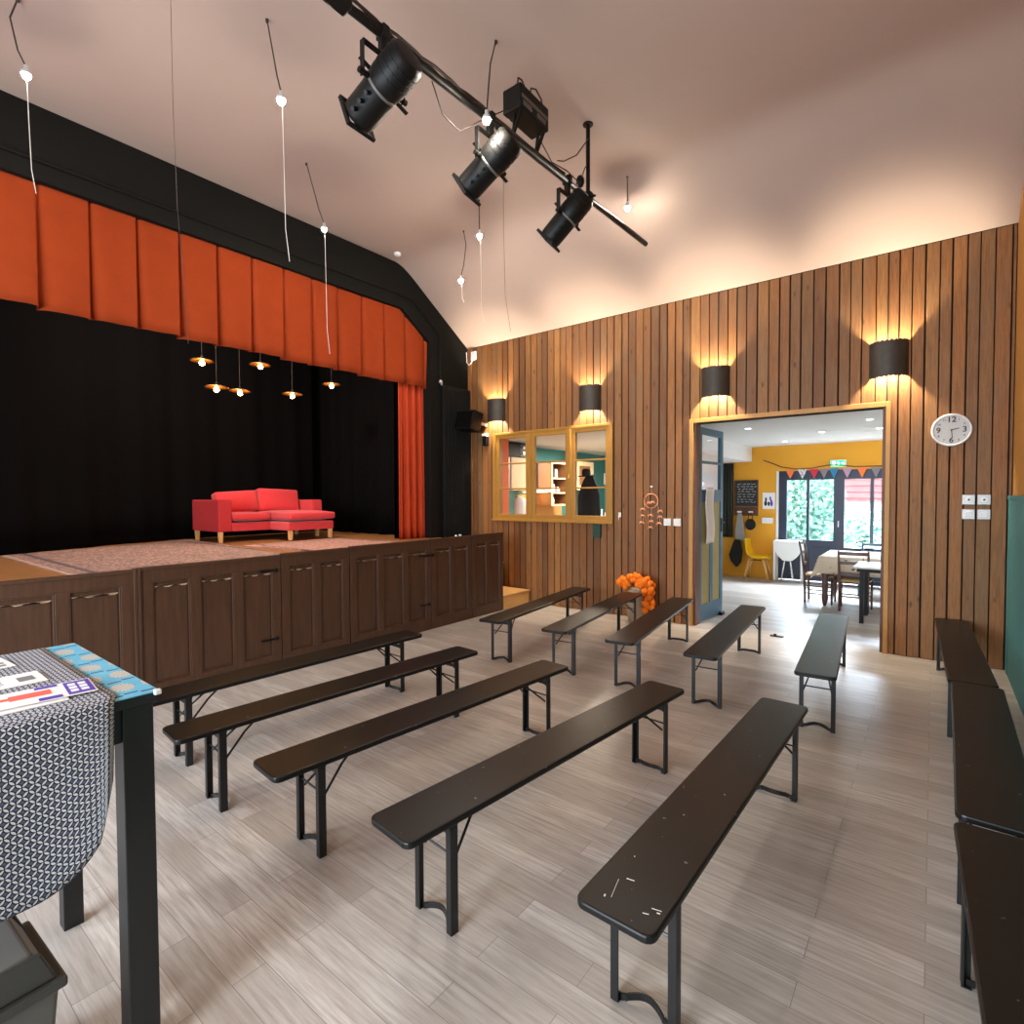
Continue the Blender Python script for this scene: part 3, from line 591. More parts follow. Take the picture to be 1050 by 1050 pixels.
fl += [('coral_scribble', 'redprint', .15+.14*k, .21+.14*k, .04, .24-.03*(k % 3)) for k in range(6)]
flyer('white flyer with purple blocks and coral print, nearest on the patterned cloth', -2.195, -2.035, .19, .53, -.10, TZ+.010, fl)
tt = [o for o in C.objects if o.get('label', '').startswith('white flyer with purple')][0]
hx, hy = .08, .17
for k in range(3):
    for q in range(2): obj('white_lettering', MB().bb(-hx+(.20+.22*k)*2*hx, -hx+(.36+.22*k)*2*hx, -hy+(.825+.075*q)*2*hy, -hy+(.88+.075*q)*2*hy, .0026, .003), M['paper'], tt)
o = obj('flyer', MB().box((-2.09, .30, TZ+.0062), (.165, .30, .002), rz=-.02), M['paper']); tag(o, 'plain white sheet lying under the purple and coral flyer', 'flyer', 'flyers on the patterned cloth')
# swing bin under the table
bn = thing('swing_bin', 'grey plastic swing top bin on the floor below the table', 'bin', (-2.115, .265, 0), .05)
def frus(mb, a, b, z0, z1, c, d):
    return mb.prism([(-1,-1),(1,-1),(1,1),(-1,1)], lambda x, y: (x*a, y*b, z0), lambda x, y: (x*c, y*d, z1))
obj('bin_body', frus(MB(), .135, .10, 0, .36, .165, .125), M['bin'], bn, bevel=.012, seg=3)
obj('lid_rim', MB().bb(-.182, .182, -.140, .140, .352, .382), M['bin_dark'], bn, bevel=.008, seg=3)
for a in (-.165, .148): obj('lid_hood', MB().prism([(-.12, .382), (.12, .382), (.085, .475), (-.085, .475)], lambda y, z: (a, y, z), lambda y, z: (a+.017, y, z)), M['bin_dark'], bn, bevel=.006)
obj('swing_flap', MB().prism([(-.115, .385), (0, .470), (.07, .478), (.115, .385)], lambda y, z: (-.146, y, z), lambda y, z: (.146, y, z)), M['bin'], bn, bevel=.01, seg=3)
# ================================================================ ceiling light bar
pr = thing('lighting_bar', 'long black pipe for stage lanterns hanging under the ceiling', 'lighting bar')
px = lambda y: -2.80+(y-1.9)*.032
obj('pipe', MB().tube([(px(-.8), -.8, 4.67), (px(5.98), 5.98, 4.66)], .028, 14), M['black_metal'], pr, smooth=True)
for y in (4.72, -.3):
    obj('drop_rod', MB().tube([(px(y), y, 4.66), (px(y), y, 5.372)], .021, 10).lathe([(.05, 5.36), (.05, 5.372)], 14, (px(y), y, 0)), M['black_metal'], pr); obj('coupler', MB().box((px(y), y, 4.668), (.085, .075, .085)).tube([(px(y)+.04, y, 4.66), (px(y)+.085, y, 4.66)], .012, 8), M['black_metal'], pr, bevel=.01)
ca = MB(); rnd = random.Random(5)
for q in range(3): ca.tube([(px(y)+.018*math.sin(y*5+q*2), y, 4.702+.016*math.cos(y*7+q*2)) for y in [.3+.16*k for k in range(26)]], .011, 6)
obj('cable_bundle', ca, M['cord'], pr, smooth=True)
lc = MB()
lc.tube([(px(3.9), 3.95, 4.83), (px(4), 4.12, 4.73), (px(4.3), 4.35, 4.76), (px(4.6), 4.58, 4.74), (px(4.6), 4.60, 4.80), (px(4.7), 4.68, 4.95)], .005, 6)
lc.tube([(px(4.72)+.02, 4.70, 5.22), (px(4.5), 4.52, 4.98), (px(4.3), 4.30, 4.82), (px(4.2), 4.20, 4.78)], .005, 6)
lc.tube([(px(2.7)-.03, 2.72, 4.65), (px(2.8)-.06, 2.85, 4.50), (px(3)-.06, 3.02, 4.47), (px(3.2)-.03, 3.2, 4.62), (px(3.5), 3.50, 4.86)], .005, 6)
obj('loose_cable', lc, M['cord'], pr); obj('plug', MB().ball((px(4.58), 4.58, 4.76), .042, 10, (1, 1, 1.4)), M['black_metal'], pr)
obj('lamp_clamp', MB().box((px(1.95)-.0, 1.95, 4.70), (.10, .16, .14)).bar((px(1.9), 1.86, 4.74), (px(1.9), 2.0, 4.86), .05), M['black_metal'], pr, bevel=.012)
def lantern(name_label, piv, d, sc, yc):
    r = thing('stage_lantern', name_label, 'stage lantern', piv, 0, 'stage lanterns on the ceiling bar'); d = Vector(d).normalized()
    Rm = d.to_track_quat('Z', 'Y').to_matrix(); T = lambda v: Rm @ (Vector(v)*sc)
    def L(prof, n=22): return MB().lathe([(a*sc, b*sc) for a, b in prof], n, (0,0,0), Rm)
    obj('lamp_housing', L([(.06,-.27),(.105,-.262),(.126,-.235),(.128,-.05),(.124,-.02),(.118,.0)], 40), M['black_metal'], r, smooth=True, split=True)
    obj('barrel', L([(.116,-.01),(.114,.25),(.108,.27),(.108,.275)], 40), M['black_metal'], r, smooth=True, split=True)
    obj('retaining_ring', L([(.117,.0),(.121,.004),(.121,.016),(.117,.020)], 40), M['bin'], r, smooth=True)
    obj('lens', L([(.094,.268),(.094,.278),(.06,.284),(.01,.287)]), M['black_gloss'], r, smooth=True)
    fr = MB()
    for a, b, c, e in ((-.118, .118, .098, .118), (-.118, .118, -.118, -.098)): fr.prism([(a, c), (b, c), (b, e), (a, e)], lambda x, y: T((x, y, .272)), lambda x, y: T((x, y, .300)))
    for a, b in ((-.118, -.098), (.098, .118)): fr.prism([(a, -.098), (b, -.098), (b, .098), (a, .098)], lambda x, y: T((x, y, .272)), lambda x, y: T((x, y, .300)))
    obj('gel_frame', fr, M['black_metal'], r, bevel=.002)
    fin = MB()
    for k in range(3): fin.lathe([(.127*sc, (-.20+.05*k)*sc), (.131*sc, (-.198+.05*k)*sc), (.131*sc, (-.192+.05*k)*sc), (.127*sc, (-.190+.05*k)*sc)], 22, (0,0,0), Rm)
    obj('cooling_fin', fin, M['black_metal'], r)
    for q in (.06, .13, .20): obj('focus_knob', MB().tube([T((.09, -.06, q)), T((.135, -.09, q))], .014*sc, 8), M['black_metal'], r)
    for q in (1, -1): obj('shutter_handle', MB().bar(T((q*.08, q*.07, -.005)), T((q*.170, q*.11, -.005)), .03*sc, .006), M['black_metal'], r)
    h = yc[2]-piv[2]; q = .165*sc; s = .020
    yk = MB(); yk.bb(-s, s, -q-.006, -q, -.02, h-.13).bb(-s, s, q, q+.006, -.02, h-.13).bb(-s, s, -q-.006, q+.006, h-.136, h-.13)
    obj('yoke', yk, M['black_metal'], r, bevel=.002)
    obj('yoke_knob', MB().tube([(0, -q-.03, 0), (0, -.125*sc, 0)], .018, 8).tube([(0, q+.03, 0), (0, .125*sc, 0)], .018, 8), M['black_metal'], r)
    dx, dy = yc[0]-piv[0], yc[1]-piv[1]
    obj('hook_clamp', MB().bb(dx-.022, dx+.022, dy-.025, dy+.025, h-.13, h-.024).box((dx, dy, h+.004), (.082, .05, .078)), M['black_metal'], r, bevel=.006)
lantern('nearest and largest stage lantern on the ceiling bar, pointing at the stage', (px(2.28), 2.28, 4.345), (-.53, -.03, -.21), .95, (px(2.28), 2.28, 4.67))
lantern('middle stage lantern on the ceiling bar, below the grey box', (px(3.29), 3.29, 4.335), (-.42, -.06, -.27), .92, (px(3.29), 3.29, 4.67))
lantern('farthest stage lantern on the ceiling bar, beside the drop rod', (px(4.36), 4.36, 4.335), (-.33, -.08, -.32), .90, (px(4.36), 4.36, 4.67))
db = thing('dimmer_box', 'black electrical box with cables standing on the ceiling bar', 'dimmer box', (px(3.72)+.02, 3.72, 4.95))
obj('casing', MB().bb(-.09, .09, -.20, .20, -.10, .09), M['black_metal'], db, bevel=.008); obj('side_plate', MB().bb(.09, .094, -.18, .18, -.02, .01).bb(.09, .096, -.16, -.05, -.07, -.035).bb(.09, .096, .03, .15, -.07, -.035), M['bin'], db)
for y in (-.15, .17): obj('support_bracket', MB().bar((0, y, -.10), (-.02, y, -.245), .03, .012).bar((.06, y, -.10), (-.02, y, -.25), .03, .012), M['black_metal'], db)
for y in (-.12, .05, .15): obj('cable_socket', MB().tube([(0, y, .085), (0, y, .14)], .026, 10), M['black_metal'], db)
obj('cable_loop', MB().tube([(0, .05, .155), (0, .07, .23), (.0, .14, .26), (.0, .22, .22), (.0, .25, .13), (.02, .19, .08)], .007, 6).tube([(0, -.12, .155), (0, -.11, .21), (0, -.06, .22), (0, .02, .15)], .007, 6), M['cord'], db)
# ================================================================ pendant bulbs on wires
def pendant(lb, top, bulb, wire_end, bend=(0, 0)):
    t = thing('pendant_bulb', lb, 'pendant light', bulb, 0, 'bare bulbs hanging from the ceiling'); T = Vector(top)-Vector(bulb)
    obj('cord', MB().tube([T, T*.72+Vector((bend[0], bend[1], 0)), T*.3+Vector((bend[0]*.6, bend[1]*.6, 0)), (0, 0, .05)], .0055, 6), M['cord'], t)
    obj('ceiling_hook', MB().lathe([(.012, 0), (.012, -.02), (.004, -.03)], 8, T), M['cord'], t)
    obj('lamp_holder', MB().lathe([(.007,.065),(.013,.06),(.014,.035),(.030,.018),(.032,-.006),(.030,-.006),(.027,.016),(.012,.030)], 14), M['silver'], t)  # flared cap added to keep the bulb's upward light off the ceiling
    obj('bulb', MB().ball((0,0,-.008), .027, 12, (1, 1, 1.2)), M['led'], t, smooth=True)
    if wire_end:
        h = bulb[2]-wire_end; obj('hanging_wire', MB().tube([(.012, .0, .03), (.016, .004, -h*.4), (.012, .012, -h*.8), (.03, .03, -h)], .0026, 6), M['wire'], t)
pendant('leftmost bare bulb on a bent cord, at the upper left corner', (-5.29, 1.00, 5.37), (-5.27, 1.03, 4.844), 3.99, (-.03, -.05))
pendant('bare bulb on a short cord with a long white wire, left of the lanterns', (-4.04, 2.20, 5.37), (-3.98, 2.27, 4.79), 3.57, (.0, .0))
pendant('bare bulb hanging in front of the black wall above the valance', (-5.42, 3.37, 5.37), (-5.35, 3.53, 4.71), 3.34)
pendant('bright bare bulb hanging against the lighting bar between two lanterns', (-2.80, 3.42, 5.37), (-2.61, 3.08, 4.50), None, (-.03, 0))
pendant('bare bulb below the middle lantern with a long white wire', (-4.436, 5.077, 5.37), (-4.43, 5.08, 4.947), 3.89)
pendant('lowest bare bulb on a kinked cord near the black wall corner', (-5.10, 5.52, 5.365), (-5.13, 5.49, 4.70), 4.40, (.03, .03))
pendant('bare bulb at the right near the free end of the lighting bar', (-2.767, 5.70, 5.345), (-2.765, 5.70, 4.995), None)
for lb, x, y, z in (('thin bare wire without bulb in front of the orange valance', -4.434, 1.686, 2.894), ('thin bare wire without bulb in front of the sloping ceiling', -3.667, 4.595, 3.52)):
    o = obj('hanging_wire', MB().tube([(x, y, 5.372), (x, y, 4.6), (x+.01, y+.01, 3.9), (x+.05, y+.05, z)], .0018, 6), M['lamp_metal']); tag(o, lb, 'wire')
o = obj('smoke_detector', MB().lathe([(.055, 5.372), (.055, 5.345), (.035, 5.33)], 20, (-6.34, 5.42, 0)), M['white']); tag(o, 'round white smoke detector on the ceiling above the black wall', 'smoke detector')
# ================================================================ things on the black wall
rd = thing('radiator', 'tall black ribbed radiator on the black wall beside the plank wall', 'radiator', (-6.53, 0, 0))
obj('header', MB().bb(-.03, .03, 6.51, 7.17, 3.56, 3.60).bb(-.03, .03, 6.51, 7.17, 1.02, 1.06), M['black_metal'], rd, bevel=.006)
for k in range(17): obj('fin', MB().bb(-.032, .036, 6.515+.0395*k, 6.515+.0395*k+.022, 1.0, 3.62), M['black_metal'], rd, bevel=.007)
obj('valve', MB().tube([(.0, 6.50, 3.62), (.03, 6.47, 3.66), (.03, 6.44, 3.66)], .016, 8).ball((.03, 6.45, 3.66), .03, 10), M['silver'], rd)
o = obj('heating_pipe', MB().tube([(XP+.02, .5, 4.86), (XP+.02, 5.70, 4.88), (XP+.02, 5.9, 4.87), (XP+.02, 6.45, 4.50), (XP+.02, 6.50, 4.42), (XP+.02, 6.50, 3.66)], .017, 8), M['black_wall']); tag(o, 'black pipe running along the black wall above the stage opening', 'pipe')
spk = thing('loudspeaker', 'black loudspeaker on a wall bracket in front of the radiator', 'loudspeaker', (-6.27, 6.88, 3.03), 0); spk.rotation_euler = (math.radians(-12), math.radians(4), math.radians(-10))
obj('cabinet', MB().prism([(-.24, -.11), (.24, -.11), (.20, .13), (-.20, .13)], lambda x, y: (x, y, -.165), lambda x, y: (x, y, .165)), M['black_metal'], spk, bevel=.012)
obj('grille', MB().bb(-.215, .215, -.118, -.109, -.14, .14), M['drape'], spk, bevel=.006); obj('wall_bracket', MB().bar((.12, .12, 0), (.12, .30, .02), .04, .05), M['silver'], spk)
ws = thing('clamp_lamp', 'small white and black fitting beside the upper left window corner', 'wall fitting', (-6.13, YW-.006, 2.72))
obj('bracket_arm', MB().bb(-.10, .04, -.03, 0, .08, .12).bb(.0, .04, -.05, 0, -.06, .10), M['white'], ws, bevel=.004); obj('body', MB().bb(-.03, .07, -.10, -.03, -.10, .06), M['black_metal'], ws, bevel=.008)
sk = thing('socket_box', 'white socket high in the corner where black and plank walls meet', 'socket', (-6.415, YW-.006, 4.22))
obj('plate', MB().bb(-.055, .055, -.03, 0, -.075, .075), M['white'], sk, bevel=.005); obj('cable', MB().tube([(-.02, -.02, -.07), (-.06, -.02, -.12), (-.11, -.02, -.15), (-.145, -.03, -.10), (-.15, -.04, .08)], .006, 6), M['wire'], sk)
# ================================================================ wall lamps
def sconce(x, lb):
    t = thing('wall_lamp', lb, 'wall lamp', (x, YW-.006, 3.205), 0, 'perforated half round wall lamps'); N = 26; R, D, H = .176, .150, .20
    mb = MB(); ang = [PI*k/N for k in range(N+1)]
    def P(a, z): return (-R*math.cos(a), .005-D*math.sin(a), z)
    rows = [-H, -H+.012, H-.012, H]
    b = len(mb.v)
    for z in rows:
        for a in ang: mb.v.append(P(a, z))
    for j in range(3):
        for i in range(N):
            if j != 1 and i % 2: continue
            mb.f.append((b+j*(N+1)+i, b+j*(N+1)+i+1, b+(j+1)*(N+1)+i+1, b+(j+1)*(N+1)+i))
    obj('lamp_shade', mb, M['lamp_metal'], t, solid=.004, smooth=False)
    obj('back_plate', MB().bb(-.05, .05, -.012, 0, -.10, .10), M['lamp_metal'], t, bevel=.003)
    obj('bulb', MB().ball((0, -.065, 0), .030, 12), emit_sc, t, smooth=True)
    obj('lamp_holder', MB().tube([(0, -.010, 0), (0, -.045, 0)], .016, 8), M['white'], t)
emit_sc = emit('warm_sconce_bulb', (255,238,208), 6000)
for x, lb in ((-5.905, 'leftmost half round wall lamp, above the left window sash'), (-4.085, 'half round wall lamp above the right window sash'), (-2.245, 'half round wall lamp above the left side of the doorway'), (-.405, 'rightmost half round wall lamp above the doorway corner, nearest the clock')): sconce(x, lb)
# ================================================================ clock, switches and small wall things
ck = thing('wall_clock', 'round white wall clock showing half past two on the planks right of the doorway', 'clock', (.137, YW-.006, 2.41)); RX = Matrix.Rotation(PI/2, 3, 'X')
obj('rim', MB().lathe([(.150,0),(.166,.0),(.168,.02),(.160,.038),(.150,.040),(.146,.028)], 48, (0,0,0), RX, False), M['white'], ck, smooth=True)
obj('dial', MB().lathe([(.147,.010),(.147,.018)], 48, (0,0,0), RX), M['clockface'], ck)
def dial_text(s, size, x, z): return text_mesh('numeral', s, size, M['ink'], ck, Matrix.Translation((x, -.0195, z)) @ Matrix.Rotation(PI/2, 4, 'X'))
for k in range(1, 13):
    a = PI/2-k*PI/6; big_ = k % 3 == 0
    r = .105 if big_ else .118
    dial_text(str(k), .078 if big_ else .028, r*math.cos(a), r*math.sin(a))
obj('hour_hand', MB().bar((0, -.022, 0), (.062*math.cos(.26), -.022, .062*math.sin(.26)), .008, .002, up=(0,1,0)), M['ink'], ck); obj('minute_hand', MB().bar((0, -.025, .0), (.008, -.025, -.085), .006, .002, up=(0,1,0)), M['ink'], ck); obj('hub', MB().lathe([(.008,.018),(.008,.028)], 12, (0,0,0), RX), M['ink'], ck)
k = NT('clock_glass'); k.t.nodes.remove(k.b); tr = k.n('ShaderNodeBsdfTransparent'); gl = k.n('ShaderNodeBsdfGlossy'); gl.inputs['Roughness'].default_value = .03; fr_ = k.n('ShaderNodeLayerWeight'); fr_.inputs[0].default_value = .5; fp = k.math('ADD', k.math('MULTIPLY', k.math('POWER', fr_.outputs['Facing'], 5.0), .9), .04); mx = k.n('ShaderNodeMixShader')
k.l(fp, mx.inputs[0]); k.l(tr.outputs[0], mx.inputs[1]); k.l(gl.outputs[0], mx.inputs[2]); k.l(mx.outputs[0], k.t.nodes['Material Output'].inputs[0])
obj('cover_glass', MB().lathe([(.147,.030),(.147,.033)], 48, (0,0,0), RX), k.m, ck)
def switch(lb, x, z, kind, name='light_switch'):
    t = thing(name, lb, 'switch' if 'switch' in name else 'socket', (x, YW-.006, z)); obj('plate', MB().bb(-.050, .050, -.012, 0, -.050, .050), M['silver'] if x > 0 else M['white'], t, bevel=.004)
    if kind == 's': obj('rocker', MB().bb(-.026, .026, -.018, -.012, -.026, .026), M['white'], t, bevel=.003)
    elif kind == 'd': obj('dial_knob', MB().lathe([(.030,.012),(.030,.016),(.008,.017)], 20, (0,0,0), RX), M['white'], t); obj('pin_hole', MB().lathe([(.009,.0165),(.009,.0185)], 12, (0,0,0), RX), M['ink'], t)
    return t
switch('upper left of the four plates right of the doorway, with round dark pin', .283, 1.695, 'd', 'wall_socket'); switch('upper right of the four plates right of the doorway, with round dark pin', .402, 1.695, 'd', 'wall_socket')
switch('lower left of the four plates right of the doorway', .283, 1.548, 's'); switch('lower right of the four plates right of the doorway', .402, 1.548, 's')
switch('left of the two white switches between the copper mobile and the door', -2.884, 1.386, 's'); switch('right of the two white switches, next to the doorway trim', -2.745, 1.386, 's')
mo = thing('hanging_mobile', 'copper wire ring mobile with small birds hanging on the planks', 'wall decoration', (-3.11, YW-.03, 1.677))
obj('ring', MB().tube([(.10*math.cos(a), 0, .10*math.sin(a)) for a in [2*PI*i/32 for i in range(33)]], .0075, 6), M['copper'], mo); obj('nail', MB().tube([(0, .03, .20), (0, -.01, .20)], .012, 8), M['white'], mo)
obj('string', MB().tube([(0, 0, .20), (0, 0, .10)], .0025, 5).tube([(-.10, 0, -.03), (-.125, 0, -.32)], .002, 5).tube([(.10, 0, -.03), (.13, 0, -.33)], .002, 5).tube([(0, 0, -.10), (0, 0, -.38)], .002, 5), M['wire'], mo)
for x, z in ((.02, -.02), (-.03, -.03), (-.125, -.115), (.13, -.14), (-.01, -.20), (-.14, -.305), (.115, -.31), (-.01, -.37), (-.122, -.21), (.13, -.22), (0, -.285)):
    obj('bird', MB().tube([(x-.036, 0, z-.022), (x-.016, 0, z+.008), (x, 0, z), (x+.016, 0, z+.010), (x+.038, 0, z-.018)], [.007, .013, .014, .013, .007], 6), M['copper'], mo)
kh = thing('hook', 'small white hook on the planks right of the inner window', 'hook', (-3.60, YW-.006, 1.46)); obj('hook_plate', MB().bb(-.02, .02, -.012, 0, -.02, .05), M['white'], kh, bevel=.004); obj('hook_loop', MB().tube([(0, -.012, .0), (0, -.04, -.03), (0, -.03, -.06)], .008, 6), M['white'], kh)
o = obj('hanging_tin', MB().bb(-4.03, -3.90, YW-.05, YW-.006, 1.125, 1.325), M['dark_green'], bevel=.006); tag(o, 'small dark green holder fixed on the planks under the window', 'holder')
vs = thing('vase', 'pale wicker pot on the floor by the plank wall under the orange fluff', 'vase', (-3.23, 6.98, 0)); obj('pot', MB().lathe([(.10,0),(.125,.02),(.145,.2),(.14,.40),(.128,.46),(.12,.46),(.125,.38)], 28), M['straw'], vs, smooth=True)
random.seed(9); fb = MB()
path = [(-3.44, .545, .05), (-3.38, .57, .075), (-3.33, .52, .07), (-3.27, .61, .08), (-3.20, .62, .08), (-3.14, .55, .07), (-3.08, .58, .065), (-3.03, .55, .07), (-3.02, .48, .07), (-3.05, .44, .07), (-3.10, .47, .06), (-3.03, .38, .07), (-3.05, .32, .07), (-3.02, .26, .06), (-3.05, .20, .055)]
blobs = [(x+random.uniform(-.6, .6)*r, 6.93+random.uniform(-.05, .05), z+random.uniform(-.6, .6)*r, random.uniform(.028, .048)) for x, z, r in path for _ in range(6)]
for x, y, z, r in blobs:
    b = len(fb.v); fb.ball((x, y, z), r, 12)
    cc = sum((Vector(v) for v in fb.v[b:]), Vector())/(len(fb.v)-b)
    for i in range(b, len(fb.v)): v = Vector(fb.v[i]); fb.v[i] = tuple(cc+(v-cc)*random.uniform(.7, 1.35))
o = obj('fluffy_garland', fb, M['fluff'], smooth=True); tag(o, 'bright orange fluffy garland draped over the wicker pot by the plank wall', 'garland')
# ================================================================ dining room seen through the doorway
for i, (x, y, lb) in enumerate(((-2.24, 8.74, 'recessed ceiling spot nearest the blue door in the dining room'), (-1.43, 9.97, 'recessed ceiling spot in the middle of the dining room ceiling'), (-2.23, 11.29, 'recessed ceiling spot nearest the yellow back wall'), (-.69, 8.72, 'recessed ceiling spot at the upper right of the doorway'), (-.66, 9.98, 'recessed ceiling spot half hidden by the right edge of the doorway'))):
    t = thing('recessed_spot', lb, 'ceiling light', (x, y, 2.765), 0, 'recessed dining room spots'); obj('rim', MB().lathe([(.055,0),(.055,-.006),(.040,-.006),(.040,0)], 20), M['white'], t); obj('diffuser', MB().lathe([(.040,-.001),(.040,-.005)], 20), M['spot'], t)
def shell_chair(lb, loc, rz):
    t = thing('shell_chair', lb, 'chair', loc, rz)          # faces +x
    prof = [(-.25, .84), (-.235, .72), (-.215, .60), (-.17, .50), (-.10, .452), (0, .44), (.12, .445), (.21, .455), (.24, .44)]
    def fn(u, v):
        k = u*(len(prof)-1); i = min(int(k), len(prof)-2); f = k-i; x = prof[i][0]*(1-f)+prof[i+1][0]*f; z = prof[i][1]*(1-f)+prof[i+1][1]*f
        w = .19+.045*math.sin(min(1, u*1.6)*PI*.6); s = (v*2-1); return (x+.05*s*s*(1-u), s*w, z+.055*abs(s)**3*(u > .3)*min(1, (u-.3)*4))
    obj('seat_shell', MB().grid(fn, 20, 14), M['yellow_shell'], t, smooth=True, solid=.008)
    for a in (-1, 1):
        for b in (-1, 1): obj('leg', MB().tube([(a*.13, b*.12, .43), (a*.235, b*.165, 0)], [.026, .015], 8), M['beech'], t, smooth=True)
    obj('under_frame', MB().tube([(-.14, -.12, .40), (.14, .12, .40)], .006, 6).tube([(-.14, .12, .40), (.14, -.12, .40)], .006, 6), M['black_metal'], t)
shell_chair('yellow shell chair with beech legs by the yellow wall', (-2.86, 12.00, 0), 0)
t = thing('drop_leaf_table', 'white folded drop leaf table under the dining room window', 'table', (-2.31, 12.13, 0))
obj('tabletop', MB().bb(-.27, .27, -.07, .12, .80, .825), M['white'], t, bevel=.004)
obj('drop_leaf', MB().prism([(.27*math.cos(a) if 0 < i < 20 else (.27 if i == 0 else -.27), -.40*math.sin(a)) for i, a in enumerate([PI*k/20 for k in range(21)])], lambda x, z: (x, -.095, .815+z), lambda x, z: (x, -.075, .815+z)), M['white'], t, bevel=.003)
for a in (-.25, .25):
    for b in (-.05, .10): obj('leg', MB().bb(a-.02, a+.02, b-.02, b+.02, 0, .80), M['white'], t, bevel=.003)
t = thing('stool', 'stool with thin chrome legs tucked under the drop leaf table', 'stool', (-2.33, 12.135, 0)); obj('seat', MB().lathe([(.10,.42),(.105,.43),(.105,.45),(.10,.455)], 20), M['white'], t)
for a in (-1, 1):
    for b in (-1, 1): obj('leg', MB().tube([(a*.05, b*.03, .42), (a*.11, b*.05, 0)], .008, 6), M['chrome'], t)
def wood_chair(lb, loc, rz, m_, top=1.0, seat=True):
    t = thing('wooden_chair', lb, 'chair', loc, rz)         # faces +y
    for s in (-1, 1):
        obj('back_post', MB().tube([(s*.18, -.19, 0), (s*.18, -.20, .45), (s*.185, -.235, top*.75), (s*.19, -.28, top)], [.017,.019,.017,.014], 8), m_, t, smooth=True)
        obj('leg', MB().tube([(s*.20, .19, 0), (s*.20, .19, .45)], [.014,.018], 8), m_, t, smooth=True)
        for z in (.16, .28): obj('stretcher', MB().tube([(s*.18, -.19, z), (s*.20, .19, z)], .010, 6), m_, t)
    for z in (.20, .34): obj('stretcher', MB().tube([(-.20, .19, z), (.20, .19, z)], .010, 6), m_, t)
    obj('stretcher', MB().tube([(-.18, -.19, .22), (.18, -.19, .22)], .010, 6), m_, t)
    for z in (top*.62, top*.80, top*.955):
        y = -.20-.08*max(0, (z-.45)/(top-.45))**1.3; obj('back_slat', MB().grid(lambda u, v, z=z, y=y: ((u*2-1)*.185, y-.018*(1-(u*2-1)**2), z-.025+.05*v), 8, 1), m_, t, solid=.012)
    obj('seat', MB().prism([(-.19,-.20),(.19,-.20),(.22,.21),(-.22,.21)], lambda x, y: (x, y, .44), lambda x, y: (x, y, .47)), M['straw_seat'], t, bevel=.008)
wood_chair('dark wooden chair at the left end of the cloth covered dining table', (-1.44, 10.05, 0), -PI/2, M['walnut'])
wood_chair('dark wooden chair with its back to the doorway, tucked under the dining table', (-.92, 9.66, 0), 0, M['walnut'], .92)
wood_chair('slate blue chair at the far side of the dining table by the window', (-.80, 11.24, 0), PI, M['bluechair'], .90)
t = thing('dining_table', 'dark wooden dining table under a printed linen cloth', 'table')
obj('tabletop', MB().bb(-1.40, .10, 9.66, 10.88, .755, .782), M['walnut'], t, bevel=.004); obj('apron', MB().bb(-1.36, .06, 9.72, 9.74, .66, .755).bb(-1.36, -1.34, 9.74, 10.82, .66, .755), M['walnut'], t)
for x, y in ((-1.33, 9.75), (.03, 9.75), (-1.33, 10.80), (.03, 10.80)): obj('leg', MB().lathe([(.02,0),(.035,.06),(.05,.14),(.04,.20),(.045,.30),(.05,.62),(.05,.755)], 14, (x, y, 0)), M['walnut'], t, smooth=True)
def tcloth(u, v):
    x0, x1, y0, y1 = -1.415, .115, 9.645, 10.895; ov = .26; a = -ov+u*(x1-x0+2*ov); b = -ov+v*(y1-y0+2*ov)
    cx = min(max(a, 0), x1-x0); cy = min(max(b, 0), y1-y0); ox = a-cx; oy = b-cy; z = .786-max(abs(ox), abs(oy))-.35*min(abs(ox), abs(oy)); 
    fl = .10; k = min(abs(ox), abs(oy))
    return (x0+cx+ox*fl+(k*.28*(1 if ox > 0 else -1) if k else 0), y0+cy+oy*fl+(k*.28*(1 if oy > 0 else -1) if k else 0), z)
o = obj('tablecloth', MB().grid(tcloth, 46, 46), M['linen'], smooth=True, solid=.003); tag(o, 'beige printed linen cloth hanging over the dining table', 'tablecloth')
t = thing('side_table', 'small dark legged table with pale top just inside the doorway', 'table'); obj('tabletop', MB().bb(-.845, -.10, 8.64, 9.38, .752, .778), M['tabletop'], t, bevel=.004); obj('apron', MB().bb(-.81, -.14, 8.69, 8.71, .70, .752).bb(-.81, -.79, 8.71, 9.32, .70, .752), M['black_metal'], t)
for x, y in ((-.75, 8.71), (-.75, 9.31), (-.17, 8.71), (-.17, 9.31)): obj('leg', MB().bb(x-.025, x+.025, y-.025, y+.025, 0, .752), M['black_metal'], t, bevel=.004)
t = thing('window_table', 'pale topped table against the window at the far right of the dining room', 'table'); obj('tabletop', MB().bb(-1.0, -.05, 11.66, 12.18, .775, .80), M['tabletop'], t, bevel=.004)
for x, y in ((-.95, 11.71), (-.95, 12.13), (-.10, 11.71), (-.10, 12.13)): obj('leg', MB().bb(x-.02, x+.02, y-.02, y+.02, 0, .775), M['black_metal'], t)
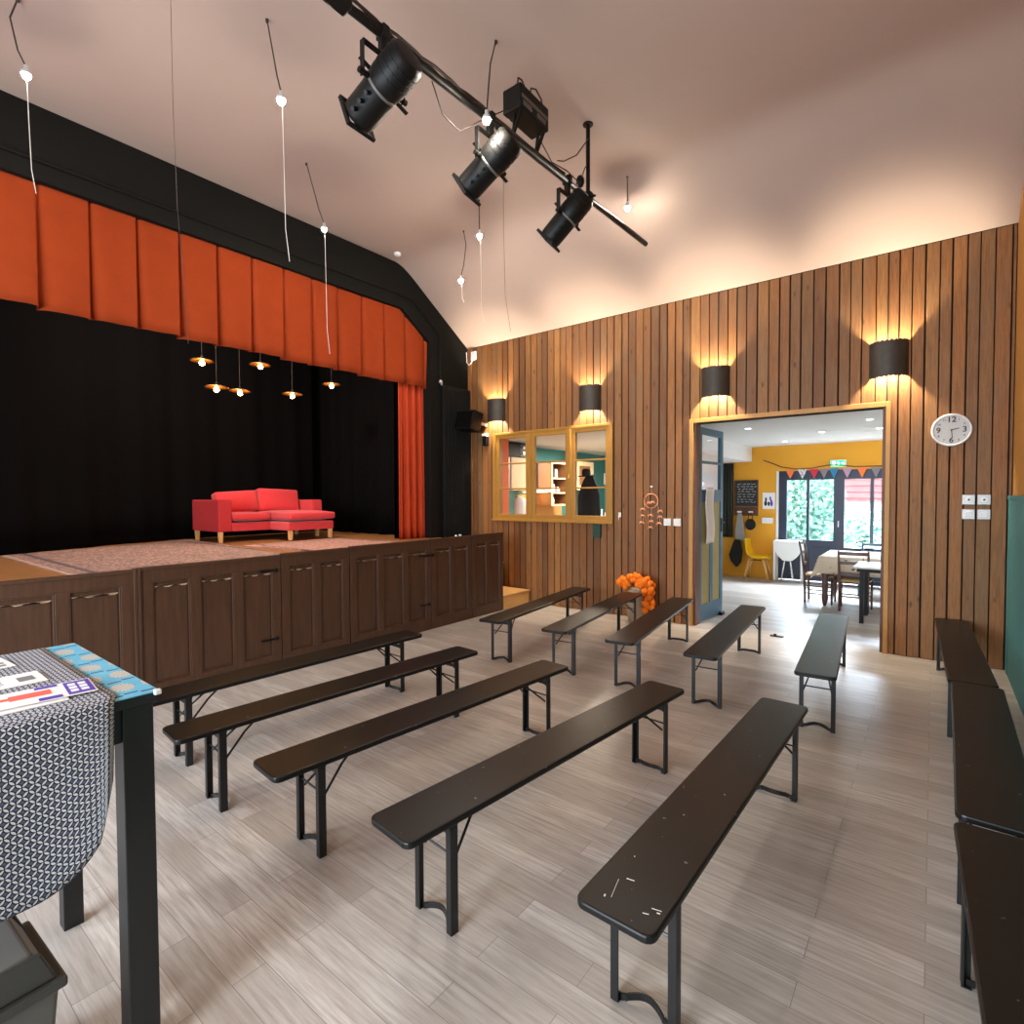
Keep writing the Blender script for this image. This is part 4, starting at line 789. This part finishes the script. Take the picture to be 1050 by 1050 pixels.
# wall things of the dining room
WY = YB
t = thing('chalkboard', 'chalkboard with white handwriting above a brown hook rail', 'chalkboard', (-3.165, WY-.004, 1.79)); obj('slate', MB().bb(-.215, .215, -.015, -.003, -.26, .26), M['slate'], t)
f = MB(); f.bb(-.24, -.215, -.022, 0, -.285, .285).bb(.215, .24, -.022, 0, -.285, .285).bb(-.215, .215, -.022, 0, .26, .285).bb(-.215, .215, -.022, 0, -.285, -.26); obj('frame', f, M['walnut'], t, bevel=.002)
random.seed(12); ch = MB()
for r in range(8):
    z = .20-.055*r; x = -.19+.03*random.random()
    while x < .17:
        L = random.uniform(.03, .09); pts = [(x+L*i/6, -.017, z+random.uniform(-.012, .012)) for i in range(7)]; ch.tube(pts, .0036, 4); x += L+random.uniform(.015, .05)
obj('chalk_scribble', ch, M['chalk'], t)['label'] = 'white chalk handwriting'
t = thing('hook_rail', 'brown wooden hook rail below the chalkboard', 'coat rack', (-3.165, WY-.004, 1.405)); obj('board', MB().bb(-.24, .24, -.025, 0, -.09, .095), M['brown_trim'], t, bevel=.004)
for x in (-.13, .10): obj('peg', MB().bb(x-.045, x+.045, -.06, -.025, -.03, .005), M['white'], t, bevel=.008)
o = obj('grey_scarf', MB().prism([(-.03, 1.36), (.03, 1.36), (.075, 1.05), (.10, .72), (.02, .80), (-.05, .70), (-.08, .95)], lambda x, z: (-3.28+x*1.3, WY-.09, z), lambda x, z: (-3.28+x*1.1, WY-.03, z)), M['coat'], bevel=.02, seg=3); o.name = 'coat'; tag(o, 'grey coat hanging from the left peg of the hook rail', 'coat')
o = obj('cloth_bag', MB().prism([(-.04, .80), (.05, .80), (.10, .55), (.08, .32), (.0, .20), (-.10, .34), (-.13, .46), (-.09, .62)], lambda x, z: (-3.33+x*1.25, WY-.13, z), lambda x, z: (-3.33+x*1.05, WY-.03, z)), M['black_cloth'], bevel=.02, seg=3); tag(o, 'black cloth bag hanging below the grey coat', 'bag')
t = thing('hat', 'black cap hanging from the right peg of the hook rail', 'hat', (-3.06, WY-.09, 1.13)); obj('crown', MB().ball((0,0,0), .115, 18, (.95, .45, 1.05)), M['black_cloth'], t, smooth=True); obj('strap', MB().tube([(-.05, 0, .09), (-.03, .0, .22), (.0, .03, .245), (.03, 0, .22), (.05, 0, .09)], .008, 6), M['black_cloth'], t)
t = thing('poster', 'small white poster with dark figures beside the window', 'poster', (-2.72, WY-.003, 1.63)); obj('sheet', MB().bb(-.12, .12, -.004, 0, -.17, .17), M['paper'], t)
for x, z, w_, h in ((-.055, .03, .02, .05), (.03, .05, .018, .045), (-.06, -.05, .03, .06), (.0, -.06, .025, .05), (.055, -.055, .028, .06), (.05, .0, .02, .03)): obj('printed_figure', MB().ball((x, -.005, z), 1, 8, (w_, .001, h)), M['purple'] if x > .02 else M['ink'], t)
o = obj('thermostat_box', MB().bb(-2.84, -2.63, WY-.06, WY-.002, 1.16, 1.28), M['white'], bevel=.006); tag(o, 'white wall box under the small poster', 'wall box')
def fcur(u, v): return (-3.645+.225*u, WY-.06+.025*math.sin(u*22), .84+1.60*v)
o = obj('curtain', MB().grid(fcur, 40, 4), M['curtain_dk'], smooth=True, solid=.004); tag(o, 'dark olive curtain hanging beside the chalkboard', 'curtain')
t = thing('exit_sign', 'green and white emergency exit sign above the dining room window', 'exit sign', (-1.47, WY-.004, 2.36)); obj('casing', MB().bb(-.135, .135, -.05, 0, -.07, .07), M['white'], t, bevel=.005); obj('panel', MB().bb(-.122, .122, -.053, -.050, -.058, .058), M['exit_green'], t)
pm = MB(); pm.bb(-.095, -.045, -.0555, -.053, -.04, .045); pm.ball((.0, -.054, .030), .011, 8, (1, .15, 1)); pm.bar((.0, -.0545, .018), (.012, -.0545, -.012), .016, .002, up=(0,1,0)).bar((.012, -.0545, -.012), (-.012, -.0545, -.042), .009, .002, up=(0,1,0)).bar((.012, -.0545, -.012), (.035, -.0545, -.032), .009, .002, up=(0,1,0)).bar((.0, -.0545, .014), (-.022, -.0545, .0), .008, .002, up=(0,1,0)).bar((.002, -.0545, .014), (.026, -.0545, .002), .008, .002, up=(0,1,0))
pm.bar((.055, -.0545, 0), (.10, -.0545, 0), .014, .002, up=(0,1,0)).prism([(.085, -.028), (.115, 0), (.085, .028)], lambda x, z: (x, -.0555, z), lambda x, z: (x, -.053, z))
obj('pictogram', pm, M['exit_white'], t)
t = thing('bunting', 'string of coloured triangle flags hung from a branch over the window', 'bunting'); bz = lambda x: 2.285-.03*math.sin((x+2.4)*2.4)+.0
obj('branch', MB().tube([(-2.82, WY-.05, 2.48), (-2.62, WY-.07, 2.40), (-2.47, WY-.08, 2.325), (-2.2, WY-.08, 2.275), (-1.9, WY-.08, 2.285), (-1.65, WY-.08, 2.33), (-1.5, WY-.08, 2.335), (-1.2, WY-.08, 2.29), (-.8, WY-.08, 2.285), (-.2, WY-.08, 2.27), (.3, WY-.08, 2.28)], .012, 6), M['brown_trim'], t)
FM = [mat('flag_orange', (240,120,60), .8), mat('flag_white', (220,214,214), .8, speck=(30,.55,(110,106,120))), mat('flag_red', (206,52,70), .8), mat('flag_grey', (130,120,124), .8), mat('flag_blue', (44,128,170), .8), mat('flag_lilac', (176,140,160), .8), mat('flag_peach', (236,186,130), .8)]
for x, q in ((-2.30, 0), (-2.08, 1), (-1.87, 2), (-1.70, 3), (-1.53, 4), (-1.31, 5), (-1.07, 0), (-.85, 3), (-.66, 6), (-.45, 2), (-.22, 4), (.0, 0), (.2, 5)):
    obj('flag', MB().prism([(-.085, 2.262), (.085, 2.262), (0, 2.075)], lambda a, z, x=x: (x+a, WY-.10, z), lambda a, z, x=x: (x+a, WY-.097, z)), FM[q], t)
t = thing('paper_notice', 'long white paper notice hanging on the open blue door', 'notice', (-2.466, 7.68, 1.86)); obj('sheet', MB().grid(lambda u, v: (.008*math.sin(v*7)+.006, -.17+.008*math.sin(v*5)+.34*u, -.78*(1-v)), 4, 18), M['paper'], t, smooth=True, solid=.002)
# ================================================================ kitchen behind the inner window
mb = MB(); mb.bb(-6.56, -6.03, 7.40, 7.67, 0, 2.765); struct('wall_kitchen_front', mb, M['orange_wall'])
t = thing('kitchen_base_unit', 'row of base cupboards along the teal kitchen wall', 'cabinet'); obj('carcass', MB().bb(-6.575, -5.98, 7.69, 12.2, 0, .88), M['cream'], t)
for k in range(7): obj('door', MB().bb(-5.98, -5.962, 7.70+.64*k, 8.33+.64*k, .10, .87), M['cream'], t, bevel=.003)
o = obj('kitchen_worktop', MB().bb(-6.575, -5.94, 7.68, 12.22, .88, .92), M['oak'], bevel=.004); tag(o, 'oak kitchen worktop under the wall cupboards', 'worktop')
o = obj('splashback', MB().bb(-6.578, -6.56, 8.62, 10.25, .92, 1.78), M['oak']); tag(o, 'oak splashback glowing under the cooker hood', 'panel')
t = thing('wall_cupboard', 'cream wall cupboard under the black microwave in the kitchen', 'cabinet'); obj('carcass', MB().bb(-6.575, -6.12, 7.70, 8.33, 1.86, 2.47), M['silver'], t); obj('door', MB().bb(-6.12, -6.10, 7.84, 8.33, 1.86, 2.47), M['cream'], t, bevel=.003)
t = thing('microwave', 'black microwave on top of the cream wall cupboard', 'microwave'); obj('casing', MB().bb(-6.52, -6.12, 7.72, 8.32, 2.475, 2.745), M['black_metal'], t, bevel=.005); obj('door', MB().bb(-6.12, -6.105, 7.73, 8.12, 2.49, 2.735), M['black_metal'], t); obj('control_panel', MB().bb(-6.12, -6.105, 8.13, 8.31, 2.49, 2.735), M['bin_dark'], t)
for z in (2.56, 2.66): obj('dial', MB().lathe([(.03, 0), (.03, .02)], 14, (-6.105, 8.22, z), Matrix.Rotation(PI/2, 3, 'Y')), M['silver'], t)
t = thing('water_urn', 'tall white urn on the kitchen worktop below the cream cupboard', 'urn', (-6.15, 8.17, .92)); obj('body', MB().lathe([(.11,0),(.115,.03),(.115,.70),(.10,.78),(.03,.82)], 22), M['white'], t, smooth=True); obj('handle', MB().tube([(.09, .06, .70), (.16, .08, .66), (.16, .08, .45), (.10, .06, .42)], .012, 8), M['silver'], t); obj('tap', MB().bar((.10, 0, .10), (.18, 0, .10), .025), M['black_metal'], t)
t = thing('wall_cupboard', 'brown wall cupboard beside the open crockery shelf in the kitchen', 'cabinet'); obj('carcass', MB().bb(-6.575, -6.16, 8.74, 9.20, 1.90, 2.42), M['wood_mid'], t, bevel=.003); obj('door', MB().bb(-6.16, -6.142, 8.745, 9.195, 1.905, 2.415), M['wood_mid'], t, bevel=.003)
t = thing('cooker_hood', 'slim white cooker hood with a glowing strip under the brown cupboard', 'cooker hood'); obj('hood', MB().bb(-6.575, -6.10, 8.66, 9.24, 1.835, 1.885), M['white'], t, bevel=.004); obj('light_strip', MB().bb(-6.50, -6.20, 8.72, 9.18, 1.828, 1.835), M['under_led'], t)
t = thing('crockery_shelf', 'cream open shelf unit with crockery in the kitchen', 'shelf'); f = MB(); f.bb(-6.575, -6.18, 9.26, 9.31, 1.55, 2.46).bb(-6.575, -6.18, 9.84, 9.89, 1.55, 2.46)
for z in (1.55, 1.80, 2.10, 2.42): f.bb(-6.575, -6.18, 9.31, 9.84, z, z+.03)
obj('frame', f, M['wood_mid'], t, bevel=.003); g_ = MB(); g_.bb(-6.18, -6.165, 9.26, 9.31, 1.55, 2.46).bb(-6.18, -6.165, 9.84, 9.89, 1.55, 2.46)
for z in (1.55, 1.80, 2.10, 2.42): g_.bb(-6.18, -6.165, 9.31, 9.84, z, z+.03)
obj('face_frame', g_, M['cream'], t, bevel=.003); obj('back_panel', MB().bb(-6.56, -6.55, 9.31, 9.84, 1.58, 2.42), M['dark_in'], t)
for i, (y, z, r, h, lb) in enumerate(((9.40, 1.83, .045, .14, 'white jug low on the crockery shelf, left'), (9.55, 1.83, .04, .17, 'white tall jar in the middle of the crockery shelf'), (9.71, 1.83, .05, .11, 'white bowl low on the crockery shelf, right'), (9.42, 2.13, .05, .15, 'white jar on the upper crockery shelf, left'), (9.64, 2.13, .05, .19, 'grey jar on the upper crockery shelf, right'), (9.5, 1.58, .05, .14, 'pale pot on the bottom crockery shelf'))):
    o = obj('jar', MB().lathe([(r*.8, 0), (r, .02), (r, h*.7), (r*.7, h*.85), (r*.75, h)], 14, (-6.32, y, z)), M['silver'] if 'grey' in lb else M['white'], smooth=True); tag(o, lb, 'crockery', 'crockery on the kitchen shelf')
t = thing('glass_cupboard', 'cream framed glass door cupboard on the teal kitchen wall', 'cabinet'); obj('carcass', MB().bb(-6.575, -6.22, 10.28, 11.06, 1.88, 2.52), M['cream'], t)
f = MB(); f.bb(-6.22, -6.20, 10.28, 10.42, 1.88, 2.52).bb(-6.22, -6.20, 10.92, 11.06, 1.88, 2.52).bb(-6.22, -6.20, 10.42, 10.92, 1.88, 1.98).bb(-6.22, -6.20, 10.42, 10.92, 2.42, 2.52); obj('door_frame', f, M['cream'], t, bevel=.003); obj('door_panel', MB().bb(-6.22, -6.21, 10.42, 10.92, 1.98, 2.42), M['wood_mid'], t)
o = obj('wall_box', MB().bb(-6.55, -6.28, 12.18, 12.268, 2.03, 2.32), M['white'], bevel=.005); tag(o, 'white box on the back wall of the kitchen', 'wall box')
for y, lb, h in ((11.30, 'white bottle on the worktop, nearest the coat stand', .52), (11.48, 'middle white bottle on the kitchen worktop', .44), (11.66, 'rightmost white bottle on the kitchen worktop', .48)):
    o = obj('bottle', MB().lathe([(.05, 0), (.055, .02), (.055, h*.6), (.02, h*.78), (.02, h)], 14, (-6.12, y, .92)), M['white'], smooth=True); tag(o, lb, 'bottle', 'bottles on the kitchen worktop')
t = thing('coat_stand', 'coat stand in the kitchen behind the right sash', 'coat stand', (-4.74, 8.30, 0)); obj('pole', MB().tube([(0,0,.02), (0,0,2.20)], .018, 10), M['walnut'], t); obj('base', MB().lathe([(.20,0),(.20,.02),(.03,.05)], 20), M['walnut'], t); obj('hook', MB().tube([(-.12, 0, 2.12), (0, 0, 2.06), (.12, 0, 2.12)], .012, 6), M['walnut'], t)
def robe(u, v):
    a = 2*PI*u; z = .75+1.36*v; t_ = 1-v; rx = .05+.14*min(1, t_*4)**.7+.02*t_; ry = .06+.05*min(1, t_*3)+.03*t_; w_ = 1+.06*math.sin(7*a+3*v)
    return (-4.745+rx*math.cos(a)*w_, 8.30+ry*math.sin(a)*w_, z+.02*math.sin(a*3))
o = obj('black_robe', MB().grid(robe, 48, 16), M['black_cloth'], smooth=True, solid=.006); tag(o, 'black robe hanging on the coat stand behind the right sash', 'robe')
o = obj('black_hat', MB().lathe([(.15, 2.09), (.15, 2.10), (.08, 2.11), (.075, 2.20), (.05, 2.225)], 20, (-4.80, 8.30, 0)), M['black_cloth'], smooth=True); tag(o, 'black hat on top of the coat stand', 'hat')
# ================================================================ outside the dining room
mb = MB(); mb.bb(-12, 10, 12.42, 34, -.14, -.02); struct('ground', mb, M['terrace'])
random.seed(21)
def leaves(name, lb, cat, c, r, n, s):
    mb = MB()
    for _ in range(n):
        while True:
            p = Vector([random.uniform(-1, 1) for _ in range(3)])
            if .45 < p.length < 1: break
        q = Vector((c[0]+p.x*r[0], c[1]+p.y*r[1], max(.05, c[2]+p.z*r[2]))); a = Vector([random.gauss(0, 1) for _ in range(3)]).normalized(); b = a.orthogonal().normalized(); k = s*random.uniform(.6, 1.3); n0 = len(mb.v)
        for e in (a*k, b*k*.55, -a*k, -b*k*.55): mb.v.append(tuple(q+e))
        mb.f.append((n0, n0+1, n0+2, n0+3))
    t = thing(name, lb, cat); me = bpy.data.meshes.new('foliage'); me.from_pydata(mb.v, [], mb.f); me.materials.append(M['hedge']); o = bpy.data.objects.new('foliage', me); C.objects.link(o); o.parent = t
    obj('trunk', MB().tube([(c[0], c[1], -.02), (c[0]+.05, c[1], c[2])], [.09, .05], 8), M['walnut'], t)
leaves('garden_tree', 'leafy green tree behind the left window panes of the dining room', 'tree', (-3.4, 17.2, 1.5), (1.55, 1.0, 1.9), 5200, .10)
leaves('garden_shrub', 'lower green shrub in front of the red roofed house', 'shrub', (-.75, 15.2, .4), (1.4, .75, 1.05), 3600, .10)
t = thing('house', 'pale house with a red tiled roof beyond the garden', 'house'); obj('wall', MB().bb(-2.6, 5.0, 22.2, 27.8, -.02, 1.55), M['render'], t)
obj('roof', MB().prism([(22.0, 1.5), (28.0, 1.5), (25.0, 3.5)], lambda y, z: (-2.8, y, z), lambda y, z: (5.2, y, z)), M['roof'], t)
rr = MB()
for k in range(9): f_ = (k+.5)/9; rr.bar((-2.8, 22.0+3*f_, 1.52+2*f_), (5.2, 22.0+3*f_, 1.52+2*f_), .10, .05)
obj('tile_course', rr, M['roof'], t)

t = thing('floor_catch', 'small black door catch on the floor in front of the doorway', 'door catch', (-1.506, 7.27, 0)); obj('base', MB().bb(-.075, .075, -.03, .03, 0, .012), M['black_metal'], t, bevel=.003); obj('bolt', MB().tube([(-.02, 0, .012), (-.02, 0, .03)], .018, 10), M['black_metal'], t)
# finer pieces hang under the part they belong to
SUB = {'stage_lantern': {'lens': 'barrel', 'gel_frame': 'barrel', 'focus_knob': 'barrel', 'retaining_ring': 'barrel', 'cooling_fin': 'lamp_housing', 'shutter_handle': 'lamp_housing', 'yoke_knob': 'yoke', 'hook_clamp': 'yoke'},
 'pendant_lamp': {'bulb': 'lamp_holder', 'lamp_shade': 'lamp_holder'}, 'pendant_bulb': {'bulb': 'lamp_holder'}, 'wall_clock': {'numeral': 'dial', 'hour_hand': 'dial', 'minute_hand': 'dial', 'hub': 'dial', 'cover_glass': 'rim'},
 'swing_bin': {'swing_flap': 'lid_rim', 'lid_hood': 'lid_rim'}, 'chalkboard': {'chalk_scribble': 'slate'}, 'exit_sign': {'pictogram': 'panel'}, 'house': {'tile_course': 'roof'}, 'loudspeaker': {'grille': 'cabinet'}, 'wall_lamp': {'bulb': 'lamp_holder'},
 'lighting_bar': {'coupler': 'pipe', 'cable_bundle': 'pipe', 'lamp_clamp': 'pipe', 'plug': 'loose_cable'}, 'dimmer_box': {'cable_socket': 'casing', 'side_plate': 'casing'}, 'microwave': {'dial': 'control_panel'}, 'poster': {'printed_figure': 'sheet'}, 'radiator': {'valve': 'header'}, 'sofa': {'leg': 'sofa_base'}}
kind_of = lambda o: o.name.split('.')[0]
for root in [o for o in C.objects if o.parent is None and kind_of(o) in SUB]:
    kids = list(root.children); first = {}
    for c in kids: first.setdefault(kind_of(c), c)
    for c in kids:
        to = SUB[kind_of(root)].get(kind_of(c))
        if to and to in first: c.parent = first[to]
for root in [o for o in C.objects if o.parent is None and kind_of(o) == 'flyer' and o.type == 'EMPTY']:
    sheet = [c for c in root.children if kind_of(c) == 'sheet'][0]
    for c in list(root.children):
        if c is not sheet: c.parent = sheet
